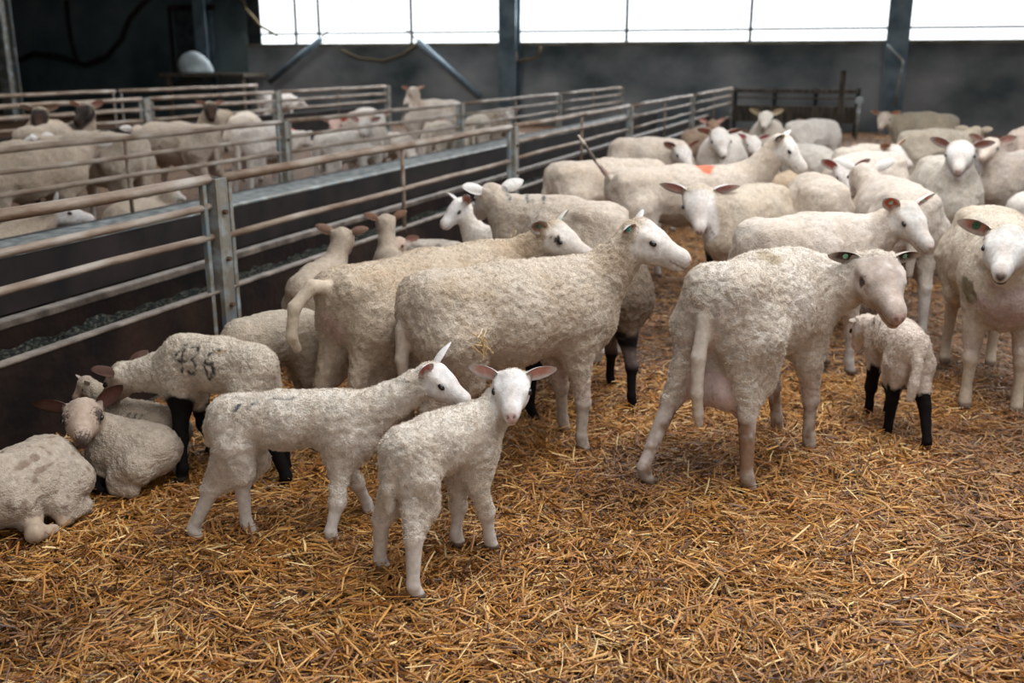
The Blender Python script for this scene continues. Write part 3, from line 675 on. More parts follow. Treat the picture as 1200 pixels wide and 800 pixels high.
# ------------------------------------------------------------------ pen fences
def panel(x, y0, y1, zs, label, group, mids=(), r0=.024, r=.017, base=.12):
    t = empty('hurdle', (x, (y0 + y1) / 2, 0)); tag(t, label, 'hurdle', group); h_ = (y1 - y0) / 2
    for k, z in enumerate(zs):
        mb = MB(); n = 7; mb.tube([(0 + .004 * math.sin(q * 1.7 + k), -h_ + 2 * h_ * q / (n - 1), z + .004 * math.sin(q * 2.1 + k * 2 + y0)) for q in range(n)], r0 if k == 0 else r, 12); mb.build('rail', M['rail'], t, smooth=True)
    for s in (-1, 1):
        MB().box(-.013, .013, s * (h_ - .045) - .013, s * (h_ - .045) + .013, base, zs[0] + .0).build('end_upright', M['galv'], t, .003)
    for ym in mids:
        MB().tube([(.0, ym - (y0 + y1) / 2, .32), (.0, ym - (y0 + y1) / 2, zs[0])], .014, 8).build('brace_bar', M['rail'], t, smooth=True)
    return t
def fpost(x, y, label, group=None, hgt=.86, wd=.06):
    t = empty('fence_post', (x, y, 0)); tag(t, label, 'fence post', group)
    m_ = MB(); m_.box(-.035, .035, -wd / 2, -wd / 2 + .012, -.05, hgt).box(-.035, .035, wd / 2 - .012, wd / 2, -.05, hgt).box(.023, .035, -wd / 2 + .012, wd / 2 - .012, -.05, hgt)
    m_.build('channel', M['galv'], t, .002)
    for z in (.28, .50, .72): MB().tube([(.03, 0, z), (.055, 0, z)], .012, 6).build('bolt', M['rust'], t)
    return t
names_n = ['nearest the camera', 'behind the two peeping lambs', 'beside the raised tail', 'far section behind the two face-on ewes', 'last section before the rear corner']
ys = [-.2, 3.86, 7.82, 11.8, 15.8, 19.9]
for i in range(5):
    zs = [.872, .745, .61] if i != 1 else [.872, .60]
    panel(-2.9, ys[i] + .05, ys[i + 1] - .05, zs, 'rusty tubular hurdle of the near pen, ' + names_n[i], 'near pen fence panels', mids=[(ys[i] + ys[i + 1]) / 2 - (.05 if i == 1 else 0)] if i else [])
pn = ['first rusty channel post of the near fence, above the lamb marked 436', 'second near fence post, left of the ewe with the raised tail', 'third near fence post, right above the raised tail', 'fourth near fence post, above the rounded sheep backs', 'last near fence post, at the rear corner of the pen']
for i in range(5): fpost(-2.9, ys[i + 1], pn[i], 'near fence posts', .875, .085)
names_f = ['at the left edge by the big pale sheep', 'in front of the far white sheep', 'middle section of the far fence', 'behind the middle near fence post', 'ending at the rear wall']
yf = [-.3, 3.7, 7.68, 11.62, 15.6, 19.6]
for i in range(5):
    panel(-5.0, yf[i] + .05, yf[i + 1] - .05, [.875, .745, .61], 'grey tubular panel of the second fence, ' + names_f[i], 'second fence panels', mids=[(yf[i] + yf[i + 1]) / 2] if i in (1, 3, 4) else [], r0=.022)
pf_ = ['second fence post, beyond the left edge sheep', 'blue-grey second fence post, above the first near post', 'second fence post below the middle column', 'second fence post just left of the raised tail sheep', 'end post of the second fence by the rear wall']
for i in range(5): fpost(-5.0, yf[i + 1], pf_[i], 'second fence posts', .88, .07)
# third lane further back
rr = (1.4 - .872) / 1
X3 = -9.6
y3 = [8.0, 11.4, 14.6, 18.6]
for i in range(3):
    panel(X3, y3[i] + .08, y3[i + 1] - .08, [.88, .74, .60], 'dull tubular panel of the third fence, ' + ['left section above the dark-faced sheep', 'middle section before the white backs', 'far pale section by the left window'][i], 'third fence panels', mids=[(y3[i] + y3[i + 1]) / 2] if i == 2 else [], r0=.028, r=.024)
for i, lb in enumerate(['third fence post above the left sheep', 'third fence post behind the patched white sheep', 'wooden-looking double post of the third fence under the left window', 'end post of the third fence near the rear wall']):
    fpost(X3, y3[i], lb, 'third fence posts', .9, .12)
for i in range(2):
    panel(-12.5, 10 + 4.2 * i, 14.1 + 4.2 * i, [.88, .72, .56], ['dim rail panel of the rear left pen, left section', 'dim rail panel of the rear left pen, right section'][i], 'rear left pen panels', r0=.03, r=.024, base=-.02)
t = empty('feed_trough', (-9.9, 13, 0)); tag(t, 'dark feed trough along the foot of the third fence', 'trough')
MB().box(.08, .12, -5.5, 5.4, 0, .50).build('front_plate', M['belt'], t); MB().box(-.5, -.46, -5.5, 5.4, 0, .46).build('back_plate', M['belt'], t)
MB().box(-.46, .08, -5.5, 5.4, .30, .34).build('trough_floor', M['belt_top'], t)
# cross fence at the rear of the near pen
def cross(x0, x1, y, zs, label, mat='wood'):
    t = empty('cross_fence', ((x0 + x1) / 2, y, 0)); tag(t, label, 'fence'); h_ = (x1 - x0) / 2
    for z, th in zs: MB().box(-h_, h_, -.02, .02, z - th, z).build('board', M[mat], t, .004)
    for k in range(4): q = -h_ + 2 * h_ * k / 3; MB().box(q - .04, q + .04, .02, .08, 0, zs[0][0] + .02).build('upright', M['dark_steel'], t)
    return t
cx0 = -2.85; cx1 = onx(1008, 104, 0)[0] if False else ony(1006, 106, 19.9)[0]
cross(cx0, cx1, 19.95, [(.87, .07), (.72, .03), (.56, .30)], 'low dark board fence closing the rear corner of the pen')
pz = ony(989, 82, 19.7)
o = MB().box(pz[0] - .05, pz[0] + .05, 19.65, 19.75, 0, pz[2]).build('wooden_stake', M['wood'], bevel=.006); tag(o, 'rusty brown upright stake standing above the low board fence', 'stake')
pz = ony(1007, 118, 19.5)
t = empty('metal_pin', (pz[0], 19.5, 0)); tag(t, 'pale metal pin with a round head right of the brown stake', 'pin')
MB().tube([(0, 0, 0), (0, 0, pz[2] - .06)], .025, 8).build('rod', M['galv'], t, smooth=True)
MB().tube([(0, -.03, pz[2]), (0, .03, pz[2])], .07, 14).build('pin_head', M['white_bag'], t)
# trough beside the near fence
t = empty('feed_trough', (-3.05, 9.8, 0)); tag(t, 'long low feed trough running outside the near fence', 'trough')
ty0, ty1 = -10.2, 9.9
MB().box(.12, .16, ty0, ty1, -.02, .345).build('front_plate', M['board'], t)
MB().box(.115, .165, ty0, ty1, .340, .355).build('front_lip', M['lip'], t, .006)
MB().box(-.26, -.23, ty0, ty1, .0, .37).build('back_plate', M['board'], t)
MB().box(-.285, -.225, ty0, ty1, .35, .385).build('back_lip', M['lip'], t, .006)
MB().box(-.23, .12, ty0, ty1, .18, .20).build('trough_floor', M['board'], t)
nx, ny = 8, 500; X, Y = np.meshgrid(np.linspace(-3.275, -2.935, nx), np.linspace(-.2, 19.6, ny), indexing='ij')
pp = np.stack([X, Y, X * 0], -1).reshape(-1, 3); Z = .262 + (vnoise(pp, 6, 61) - .5) * .05 + (vnoise(pp, 40, 62) - .5) * .035
V_ = pp.copy(); V_[:, 2] = Z; i_ = (np.arange(nx - 1)[:, None] * ny + np.arange(ny - 1)[None]).ravel()
o = bpy.data.objects.new('silage', mesh_from('silage', V_, np.stack([i_, i_ + ny, i_ + ny + 1, i_ + 1], 1), np.full((len(V_), 3), .2), [M['feed']])); link(o); tag(o, 'dark chopped silage lying in the long low trough', 'feed', kind='stuff')
# raised feed belt beside the second fence
t = empty('feed_belt', (-4.6, 9.8, 0)); tag(t, 'long black-sided feed belt between the two fences', 'feed belt')
MB().box(.27, .30, ty0, ty1, .10, .40).build('side_skirt', M['belt'], t)
MB().box(-.28, -.25, ty0, ty1, .10, .38).build('side_skirt', M['belt'], t)
MB().box(.262, .308, ty0, ty1, .398, .412).build('edge_strip', M['galv'], t, .003)
MB().box(-.25, .27, ty0, ty1, .345, .375).build('belt_surface', M['belt_top'], t)
for k in range(6):
    yy = -5.5 + 2.6 * k; MB().box(.235, .265, yy - .06, yy + .06, -.01, .35).build('support_leg', M['galv'], t, .003)

# ------------------------------------------------------------------ straw
def straws(name, label, n, region, lmin, lmax, wmin, wmax, layer, tilt, seed):
    r = np.random.default_rng(seed); P = region(r, n); n = len(P)
    x, y = P[:, 0], P[:, 1]; p3 = np.stack([x, y, x * 0], 1)
    ang = r.uniform(0, 2 * math.pi, n) * .75 + vnoise(p3, 3.5, 71) * 5
    lift = np.abs(r.normal(0, 1, n)) * layer; z = ground_h(x, y) + lift - .004
    pit = r.normal(0, tilt, n); ln = r.uniform(lmin, lmax, n) * np.where(r.random(n) < .08, 1.7, 1); wd = r.uniform(wmin, wmax, n)
    d = np.stack([np.cos(ang) * np.cos(pit), np.sin(ang) * np.cos(pit), np.sin(pit)], 1)
    roll = r.normal(0, .55, n); s = np.stack([-np.sin(ang), np.cos(ang), 0 * ang], 1); up = np.cross(d, s); w_ = s * np.cos(roll)[:, None] + up * np.sin(roll)[:, None]; nn = np.cross(d, w_)
    bend = r.normal(0, .05, n)[:, None] * ln[:, None]; bend2 = r.normal(0, .045, n)[:, None] * ln[:, None]
    C = np.stack([x, y, np.maximum(z, ground_h(x, y) + .002)], 1); L2 = (ln / 2)[:, None]; W2 = (wd / 2)[:, None]
    A0 = C - d * L2; A1 = C + nn * np.abs(bend) * .5 + w_ * bend2; A2 = C + d * L2
    rg = nn * (W2 * .7)
    v = np.stack([A0 - w_ * W2 * .7, A0 + rg, A0 + w_ * W2 * .7, A1 - w_ * W2, A1 + rg, A1 + w_ * W2, A2 - w_ * W2 * .6, A2 + rg * .8, A2 + w_ * W2 * .6], 1).reshape(-1, 3)
    k = np.arange(n)[:, None] * 9
    f_ = np.concatenate([k + q for q in ([0, 3, 4, 1], [1, 4, 5, 2], [3, 6, 7, 4], [4, 7, 8, 5])])
    base = np.array([[.56, .315, .105], [.46, .225, .062], [.66, .42, .18], [.30, .125, .032], [.80, .66, .44], [.12, .05, .016]])
    pr = np.array([.25, .25, .13, .17, .07, .13]); ci = r.choice(6, n, p=pr)
    c = base[ci] * np.array([.95, .79, .53]) * r.uniform(.6, 1.15, (n, 1)); darken = np.clip((vnoise(p3, 1.1, 75) * .5 + .5 * vnoise(p3, 3, 76) - .42) * 3.5 + np.clip((x - .0) * .55, -.3, .75) + np.clip((y - 3.2) * .35, -.2, .6), 0, 1)  # stalks darken in noise patches, towards the right and with distance
    c = c * (1 - .60 * darken[:, None]) * (1 - darken[:, None] * np.array([0, .12, .25])) 
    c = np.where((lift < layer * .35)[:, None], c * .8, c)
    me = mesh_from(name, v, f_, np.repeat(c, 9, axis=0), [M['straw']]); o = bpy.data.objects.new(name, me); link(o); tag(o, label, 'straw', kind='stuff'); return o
def view_region(wide, px1, d0, d1):
    # uniform over the ground wedge the camera sees
    def g(r, n):
        d = np.sqrt(r.uniform(d0 * d0, d1 * d1, n)); t = r.uniform(-.62 * wide, .62 * wide, n)
        x = d * t; f = d; X = x * math.cos(YAW) - f * math.sin(YAW); Y = x * math.sin(YAW) + f * math.cos(YAW); P = np.stack([X, Y], 1)
        return P[(X > -2.83) & (Y < 20.95) & (X < 11.5)]
    return g
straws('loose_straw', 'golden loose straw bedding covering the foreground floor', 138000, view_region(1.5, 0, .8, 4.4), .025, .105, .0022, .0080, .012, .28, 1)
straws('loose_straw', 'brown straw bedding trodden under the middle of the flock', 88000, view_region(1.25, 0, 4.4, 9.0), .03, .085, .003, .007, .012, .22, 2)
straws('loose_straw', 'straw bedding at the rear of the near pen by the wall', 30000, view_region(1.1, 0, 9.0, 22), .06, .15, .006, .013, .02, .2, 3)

# ------------------------------------------------------------------ the flock (pixel anchors give each animal's place on the ground)
LW = (.68, .605, .525); LF = (.70, .655, .63)
BLK = (.02, .02, .022)
G1, G2, G3, G4 = 'lambs in the near pen', 'ewes in the near pen', 'sheep at the rear of the near pen', 'sheep in the pens beyond the fence'
DARKF = dict(face=(0.03, 0.025, 0.022), brownface=(.06, .035, .025), nosec=(.02, .02, .02))
# two lambs in front
sheep('lamb', 'small white lamb in front looking straight at the camera', (478, 492), (572, 463), 'lamb', H=.455, L=.33, feet=[(449, 668), (488, 700), (536, 638), (575, 642)], poll=(600, 431), nose=(599, 479), group=G1,
      wool=LW, face=LF, inner=(.62, .33, .28), ears=(.12, .22), fleece=60000, dirt=.35, tail='hang', hl=.175, neck=.15, legc=(.60, .53, .48))
sheep('lamb', 'white lamb standing side-on with its head behind the front lamb', (292, 459), (448, 452), 'lamb', H=.455, L=.36, feet=[(294, 625), (232, 634), (432, 602), (390, 638)], poll=(506, 424), nose=(562, 470), group=G1,
      wool=LW, face=LF, inner=(.62, .22, .18), ears=(.8, .5), earlen=1.15, fleece=70000, dirt=.5, legc=(.60, .53, .48), marks=[(.13, .84, .045, .07, -1, [[(0, 0), (1, 1)]], (.02, .04, .06), .016), (.24, .86, .045, .07, -1, [[(0, 0), (1, 1)]], (.02, .04, .06), .016), (.36, .93, .2, .05, -1, [[(0, 0), (1, 0)]], (.05, .06, .08), .012)],
      tail=[(.0, 0, .86), (-.05, .01, .78), (-.06, .02, .68)])
sheep('lamb', 'lamb with black legs and 436 painted on its side', (296, 407), (208, 402), 'lamb', H=.49, L=.38, heading=176, shift=(.03, 0), feet=[(333, 572), None, (214, 562), (248, 532)], poll=(143, 424), nose=(118, 460), pf=True, nf=True, group=G1,
      wool=(0.617, 0.53, 0.436), face=(0.3, 0.22, 0.17), inner=(.10, .045, .035), legdark=.62, ears=(.3, .3), earc=(.07, .035, .025), fleece=35000, dirt=.2, legc=(.35, .27, .2), neck=.20,
      cell=.0045, marks=[(.84, .68, -.095, .22, 1, DIGITS['4'], BLK, .017), (.66, .67, -.095, .22, 1, DIGITS['3'], BLK, .017), (.46, .66, -.095, .24, 1, DIGITS['6'], BLK, .018)], tail=None)
# resting lambs on the left
sheep('lamb', 'brown-faced lamb lying down and looking at the camera, ears spread', (172, 497), (122, 490), 'lamb', H=.22, L=.26, lying=True, hl=.185, hw=1.5, poll=(96, 467), nose=(94, 507), group=G1,
      wool=(.46, .375, .295), face=(.42, .31, .24), hpatch=[(.42, .19, -.12, .17, (.035, .025, .022)), (.42, -.19, -.12, .17, (.035, .025, .022)), (.98, 0, -.22, .20, (.06, .04, .032))], inner=(.13, .06, .045), legdark=.9, earc=(.07, .035, .025), ears=(.75, .1), earlen=1.1, dirt=.2, tail=None, nosec=(.06, .04, .035), neck=.16, cell=.005)
sheep('lamb', 'pale lamb lying at the left edge with brown flecks on its back', (56, 508), (-22, 545), 'lamb', H=.25, L=.34, lying=True, headloc=(10, 20, 20, -20), group=G1,
      wool=(.45, .37, .295), face=(0.46, 0.35, 0.26), spots=(10, (.16, .09, .06), .70), dirt=.3, tail=None, cell=.006)
sheep('lamb', 'resting lamb behind the brown-faced one, dark stripes on its rump', (187, 476), (128, 466), 'lamb', H=.22, L=.30, lying=True, poll=(98, 444), nose=(82, 466), pf=True, group=G1,
      wool=(.38, .305, .235), face=(0.34, 0.26, 0.2), brownface=(.2, .13, .09), inner=(.3, .12, .09), ears=(.4, .4), dirt=.2, tail=None, nf=True,
      marks=[(.10, .35, .12, .4, 1, [[(0, 0), (.4, 1)], [(1, 0), (1.4, 1)], [(2, 0), (2.4, 1)]], BLK, .03)], neck=.16, cell=.006)
sheep('lamb', 'greyish lamb half hidden between the fence post and the left ewe', (290, 372), (362, 360), 'lamb', H=.50, headloc=(0, -10, 5, -40), group=G1, wool=(.42, .35, .275), dirt=.4)
# big ewes of the middle
sheep('ewe', 'woolly ewe at left with curled tail and a black spot by its eye', (392, 316), (590, 277), 'ewe', H=.70, L=.80, poll=(644, 258), nose=(700, 292), group=G2, neck=.30, feet=None,
      wool=(0.548, 0.442, 0.337), face=(0.581, 0.528, 0.475), ears=(.55, .25), dirt=1.0, nosec=(.16, .12, .11), hpatch=[(.40, -.22, -.13, .085, (.02, .02, .02)), (.36, -.2, -.06, .045, (.03, .03, .03)), (.27, -.22, -.14, .03, (.04, .04, .05))], fleece=80000, bulk=1.03, inner=(.30, .17, .13), tags=[(1, 'tag_green', .7), (-1, 'tag_dgreen', .5)],
      tail=[(.02, 0, .90), (-.12, .03, .93), (-.22, .05, .84), (-.24, .06, .70), (-.20, .07, .62)], legc=(.40, .31, .25))
sheep('ewe', 'pale ewe in the centre with raised head and orange-brown ear', (510, 331), (682, 309), 'ewe', H=.72, L=.66, heading=50, bulk=1.05, earlen=.85, legc=(.44, .37, .31), feet=[None, None, (661, 507), (683, 530)], poll=(742, 256), nose=(815, 294), group=G2,
      wool=(0.597, 0.501, 0.406), face=(0.651, 0.598, 0.554), ears=(.42, .02), dirt=.85, fleece=90000, neck=.30, hl=.25, inner=(.45, .16, .07), tags=[(-1, 'tag_teal', .7)], tail='hang', nf=False)
sheep('ewe', 'shorn ewe seen from behind with a full pink udder and hanging tail', (842, 299), (935, 292), 'ewe', H=.76, L=.66, feet=[(757, 568), (877, 577), (910, 506), (947, 528)], poll=(1027, 290), nose=(1059, 360), group=G2,
      wool=(0.617, 0.54, 0.465), face=(0.52, 0.44, 0.39), ears=(-.05, .0), earlen=.75, dirt=.6, fleece=90000, udder=True, legdirt=1.3, brownface=(.36, .29, .25), hpatch=[(.42, -.22, -.16, .07, (.05, .035, .03)), (1.04, -.07, -.13, .05, (.04, .03, .03)), (1.04, .07, -.13, .05, (.04, .03, .03))], neck=.30, hl=.295, hw=1.15, inner=(.08, .05, .04), tags=[(1, 'tag_green', .45), (-1, 'tag_green', .5)], closed=True, earc=(.5, .42, .36),
      tail=[(.0, 0, .88), (-.09, 0, .78), (-.13, 0, .62), (-.13, 0, .46), (-.11, 0, .36), (-.10, 0, .31)], patches=[(.42, -.06, .97, .075, (.40, .32, .22)), (-.02, .07, .80, .07, (.56, .38, .34)), (-.02, -.07, .80, .07, (.56, .38, .34)), (-.05, .17, .18, .12, (.26, .15, .09)), (-.02, -.15, .2, .11, (.26, .15, .09))], bulk=.97)
sheep('ewe', 'white-faced ewe at the right edge with black nose and green ear tag', (1122, 266), (1160, 285), 'ewe', H=.77, L=.70, heading=-86, hw=1.32, feet=[None, None, (1190, 482), (1130, 476)], poll=(1184, 262), nose=(1174, 312), group=G2,
      wool=(0.577, 0.491, 0.396), face=(0.651, 0.616, 0.581), nosec=(.035, .035, .035), ears=(.15, .15), dirt=.7, tags=[(-1, 'tag_dgreen', .9)], hl=.27, neck=.24, inner=(.50, .24, .20), bulk=1.05, patches=[(1.1, 0, .62, .16, (.52, .40, .38)), (1.0, -.2, .66, .07, (.20, .17, .10))], fleece=40000, legc=(.52, .42, .32))
sheep('lamb', 'lamb with black lower legs seen from behind beside the shorn ewe', (1066, 392), (1030, 366), 'lamb', H=.44, L=.34, heading=108, feet=[(1038, 512), (1084, 528), None, None], headloc=(18, 12, 15, -65), ears=(-.4, -.4), earlen=.5, earc=(.4, .33, .27), group=G1,
      wool=(0.597, 0.501, 0.426), face=LF, legdark=.50, legc=(.5, .42, .36), dirt=.3, neck=.15, marks=[(.55, .78, .3, .12, 1, [[(0, 0), (.5, 1)], [(.6, 0), (1, .8)]], BLK, .018)], fleece=25000,
      tail=[(-.02, 0, .86), (-.09, .0, .74), (-.15, .03, .58), (-.17, .06, .46)])
sheep('ewe', 'dark-legged brownish ewe mostly hidden behind the centre ewe', (650, 275), (745, 272), 'ewe', H=.64, L=.48, heading=46, feet=[None, None, (716, 454), (741, 479)], headloc=(95, -5, 120, -20), group=G2, wool=(.17, .125, .09), legc=(.05, .03, .022), legdark=.5, dirt=0)
# second row
sheep('ewe', 'white-faced ewe standing face-on above the centre ewe, pink ears out', (903, 213), (856, 226), 'ewe', H=.74, L=.68, poll=(820, 217), nose=(821, 266), group=G2, neck=.22, hl=.26,
      wool=(0.518, 0.429, 0.34), face=(0.686, 0.642, 0.607), ears=(.1, .2), earlen=1.15, legdark=.6, hw=1.5, dirt=.5, nosec=(.62, .38, .36), marks=[(.18, .62, .35, .2, -1, [[(0, 0), (.6, .7)], [(.4, -.1), (1, .5)]], (.04, .05, .06), .022)], inner=(.60, .30, .27))
sheep('ewe', 'long pale ewe with its thin tail raised, an orange smear on its back', (722, 197), (872, 192), 'ewe', H=.78, poll=(918, 156), nose=(957, 200), group=G2, neck=.34,
      wool=(0.597, 0.501, 0.416), face=(0.669, 0.625, 0.581), dirt=.5, ears=(.3, .1), inner=(.12, .07, .05), patches=[(.66, -.05, 1.0, .085, (.72, .13, .05)), (-.20, 0, 1.13, .075, (.06, .045, .04)), (-.09, 0, 1.0, .06, (.30, .20, .17))], bulk=.95, tailr=.55,
      tail=[(.0, 0, .88), (-.10, 0, .98), (-.20, 0, 1.10), (-.27, 0, 1.20), (-.32, 0, 1.26)])
sheep('ewe', 'pale ewe standing behind the one with the raised tail', (672, 198), (765, 186), 'ewe', H=.78, at=(-1.68, 6.32, 40, .74), headloc=(10, -25, 10, -50), group=G2, wool=(0.577, 0.481, 0.396), dirt=.6)
sheep('ewe', 'rounded ewe facing away left with blurry marks on its back', (688, 235), (606, 226), 'ewe', H=.76, poll=(578, 214), nose=(556, 240), pf=True, nf=True, group=G2, neck=.20,
      wool=(0.537, 0.447, 0.368), face=(0.651, 0.607, 0.572), ears=(.1, .25), dirt=.5, tags=[(-1, 'tag_orange', 1.2)], marks=[(.55, .9, .3, .12, 1, [[(0, 0), (.4, 1)], [(.5, 0), (.9, 1)], [(1, 0), (1.4, 1)]], (.10, .11, .12), .014)])
sheep('lamb', 'small white-faced lamb peering left beside the rounded ewe', (600, 268), (560, 264), 'lamb', H=.52, poll=(540, 231), nose=(514, 260), group=G1, wool=LW, face=LF, ears=(.8, .3), inner=(.6, .25, .2), dirt=.2)
sheep('lamb', 'brown-eared lamb facing away toward the trough, nearest the first post', (350, 322), (388, 298), 'lamb', H=.50, poll=(400, 266), nose=(408, 285), pf=True, nf=True, group=G1, wool=(.42, .335, .26), face=(0.4, 0.31, 0.24), ears=(.35, .1), earc=(.17, .10, .07), inner=(.10, .05, .04), dirt=.3, neck=.2, earlen=.95)
sheep('lamb', 'lamb facing the fence with both brown ears spread wide', (470, 300), (452, 288), 'lamb', H=.46, L=.32, poll=(452, 250), nose=(446, 270), pf=True, nf=True, group=G1, wool=(.42, .335, .26), face=(0.42, 0.33, 0.26), ears=(.25, .35), earc=(.15, .08, .05), inner=(.2, .1, .07), dirt=.3, earlen=.95)
sheep('lamb', 'speckled lamb with a pink ear, just above the left ewe', (528, 282), (486, 280), 'lamb', H=.44, L=.33, poll=(470, 277), nose=(452, 292), group=G1, wool=(0.597, 0.51, 0.436), face=(0.5, 0.36, 0.28), ears=(.3, .3), spots=(14, (.05, .05, .05), .60), dirt=.2, neck=.12)
sheep('lamb', 'black-marked lamb with one pink ear behind the left ewe', (425, 318), (388, 316), 'lamb', H=.40, L=.33, poll=(372, 326), nose=(358, 345), group=G1, wool=(0.537, 0.452, 0.376), face=(0.6, 0.5, 0.42), ears=(.1, .1), inner=(.6, .25, .2), spots=(9, (.03, .03, .03), .52), dirt=.2, neck=.12)
sheep('ewe', 'shorn ewe with a red-lined ear and green tags behind the shorn ewe', (898, 256), (1002, 248), 'ewe', H=.74, poll=(1062, 234), nose=(1098, 284), group=G2, neck=.27, wool=(0.597, 0.51, 0.436), face=(0.616, 0.581, 0.546), ears=(.55, .5), inner=(.55, .12, .08), tags=[(1, 'tag_green', .45), (-1, 'tag_green', .5)], dirt=.6)
sheep('ewe', 'round shorn rump between the face-on ewe and the bigger rump', (968, 212), (950, 200), 'ewe', H=.76, L=.70, headloc=(0, -20, 0, -50), group=G3, wool=(0.555, 0.466, 0.387), dirt=.4, tail=[(.0, 0, .86), (-.02, 0, .80)])
sheep('ewe', 'big round sheep rump right of centre, its head hidden', (1072, 222), (1036, 203), 'ewe', H=.78, L=.74, poll=(1014, 190), nose=(1000, 215), pf=True, nf=True, group=G3, wool=(0.555, 0.474, 0.405), dirt=.3, bulk=1.08, ears=(.4, .4), inner=(.5, .15, .1))
sheep('ewe', 'narrow sheep with red inner ears behind the big round rump', (1030, 178), (985, 182), 'ewe', H=.78, poll=(990, 190), nose=(1003, 222), group=G3, wool=(0.637, 0.55, 0.475), ears=(.5, .5), inner=(.45, .12, .10), neck=.22, dirt=.3)
sheep('ewe', 'ewe with brown ear looking right near the rear wall', (1000, 172), (1030, 168), 'ewe', H=.74, poll=(1046, 168), nose=(1072, 190), group=G3, wool=(0.617, 0.53, 0.446), ears=(.7, .2), inner=(.4, .2, .12), neck=.22, dirt=.4, earc=(.5, .35, .25))
sheep('ewe', 'ewe standing face-on at upper right with pink nose', (1118, 180), (1125, 192), 'ewe', H=.78, L=.68, heading=-82, poll=(1127, 164), nose=(1124, 194), group=G3, neck=.26, hw=1.45, wool=(0.518, 0.457, 0.387), face=(0.651, 0.607, 0.572), ears=(.1, .3), inner=(.45, .22, .18), dirt=.4, legc=(.16, .12, .09), bulk=1.05)
sheep('ewe', 'tan ewe standing side-on by the rear wall, facing left', (1106, 133), (1060, 131), 'ewe', H=.80, poll=(1038, 130), nose=(1031, 147), group=G3, wool=(0.391, 0.327, 0.247), face=(0.6, 0.5, 0.4), ears=(.2, .2), inner=(.6, .25, .15), neck=.22, dirt=.5)
sheep('ewe', 'ewe turned away to the right behind the tan ewe', (1085, 152), (1122, 151), 'ewe', H=.76, poll=(1142, 148), nose=(1152, 158), pf=True, nf=True, group=G3, wool=(0.498, 0.422, 0.337), dirt=.5, neck=.2, face=(0.4, 0.33, 0.25))
sheep('lamb', 'pale lamb tucked beside the face-on ewe at upper right', (1090, 172), (1108, 171), 'lamb', H=.55, L=.4, headloc=(0, 10, 0, -30), group=G3, wool=(0.577, 0.491, 0.396))
sheep('ewe', 'ewe peeking out right of the face-on ewe at upper right', (1200, 178), (1172, 180), 'ewe', H=.74, poll=(1163, 160), nose=(1150, 180), group=G3, wool=(0.465, 0.393, 0.337), face=(0.6, 0.5, 0.42), neck=.2, ears=(.3, .3))
sheep('ewe', 'sheep rump cut by the right edge, a dark-faced lamb under it', (1188, 157), (1215, 145), 'ewe', H=.80, L=.75, headloc=(0, 10, 0, -20), group=G3, wool=(0.557, 0.442, 0.366), udder=True, dirt=.3)
sheep('lamb', 'dark-nosed lamb reaching under the sheep at the right edge', (1150, 212), (1160, 214), 'lamb', H=.44, L=.34, heading=-60, poll=(1168, 219), nose=(1181, 233), group=G3, wool=(0.465, 0.393, 0.337), face=(0.3, 0.24, 0.18), nosec=(.02, .02, .02))
sheep('lamb', 'white lamb at the right edge above the white-faced ewe', (1194, 228), (1215, 222), 'lamb', H=.52, L=.38, headloc=(0, 10, 0, -20), group=G1, wool=(0.657, 0.589, 0.525), legc=(.1, .07, .05), dirt=.2)
sheep('ewe', 'black-nosed ewe facing the camera behind the orange-smeared ewe', (838, 150), (840, 160), 'ewe', H=.78, L=.68, heading=-88, poll=(844, 150), nose=(850, 180), group=G3, neck=.26, hw=1.45, wool=(0.657, 0.589, 0.525), face=(0.669, 0.625, 0.581), nosec=(.04, .04, .04), ears=(-.05, .1), inner=(.45, .18, .15), earc=(.3, .2, .16), dirt=.2)
sheep('ewe', 'pale sheep with lowered head left of the black-nosed ewe', (768, 162), (800, 163), 'ewe', H=.76, poll=(798, 168), nose=(812, 192), group=G3, neck=.2, wool=(0.577, 0.481, 0.396), ears=(.5, .4), earc=(.35, .2, .15), inner=(.3, .15, .12), dirt=.4)
sheep('ewe', 'high-headed ewe with dark nose facing the camera near the rear fence', (900, 136), (899, 143), 'ewe', H=.78, L=.68, heading=-85, poll=(898, 129), nose=(895, 145), group=G3, neck=.28, wool=(0.617, 0.53, 0.446), face=(0.634, 0.581, 0.51), nosec=(.05, .05, .05), ears=(.35, .35), earc=(.5, .42, .25), inner=(.55, .45, .3), dirt=.4)
sheep('ewe', 'ewe with one pink ear left of the high-headed ewe', (872, 150), (878, 158), 'ewe', H=.74, heading=-60, L=.66, poll=(882, 158), nose=(890, 178), group=G3, neck=.2, wool=(0.637, 0.56, 0.485), ears=(.1, .3), inner=(.65, .2, .22))
sheep('ewe', 'white ewe right of the high-headed ewe, turned to the rear wall', (915, 145), (940, 144), 'ewe', H=.76, at=(-.80, 11.75, 49, .56), poll=(950, 141), nose=(958, 155), group=G3, neck=.2, wool=(0.697, 0.628, 0.564), face=(0.634, 0.581, 0.51), ears=(.3, .3), dirt=.2)
sheep('ewe', 'small pale sheep behind the head of the orange-smeared ewe', (950, 170), (968, 172), 'ewe', H=.62, L=.6, headloc=(0, 0, 0, -40), group=G3, wool=(0.657, 0.589, 0.515), dirt=.2)
sheep('ewe', 'tan sheep low between two shorn rumps', (925, 203), (940, 198), 'ewe', H=.66, L=.62, headloc=(0, -10, 0, -40), group=G3, wool=(0.428, 0.318, 0.218), dirt=.9)
sheep('ewe', 'brown-headed sheep beside the rear corner post', (812, 152), (828, 148), 'ewe', H=.70, L=.6, poll=(834, 140), nose=(842, 148), group=G3, wool=(0.3, 0.21, 0.15), face=(0.3, 0.18, 0.12), ears=(.4, .4), neck=.2)
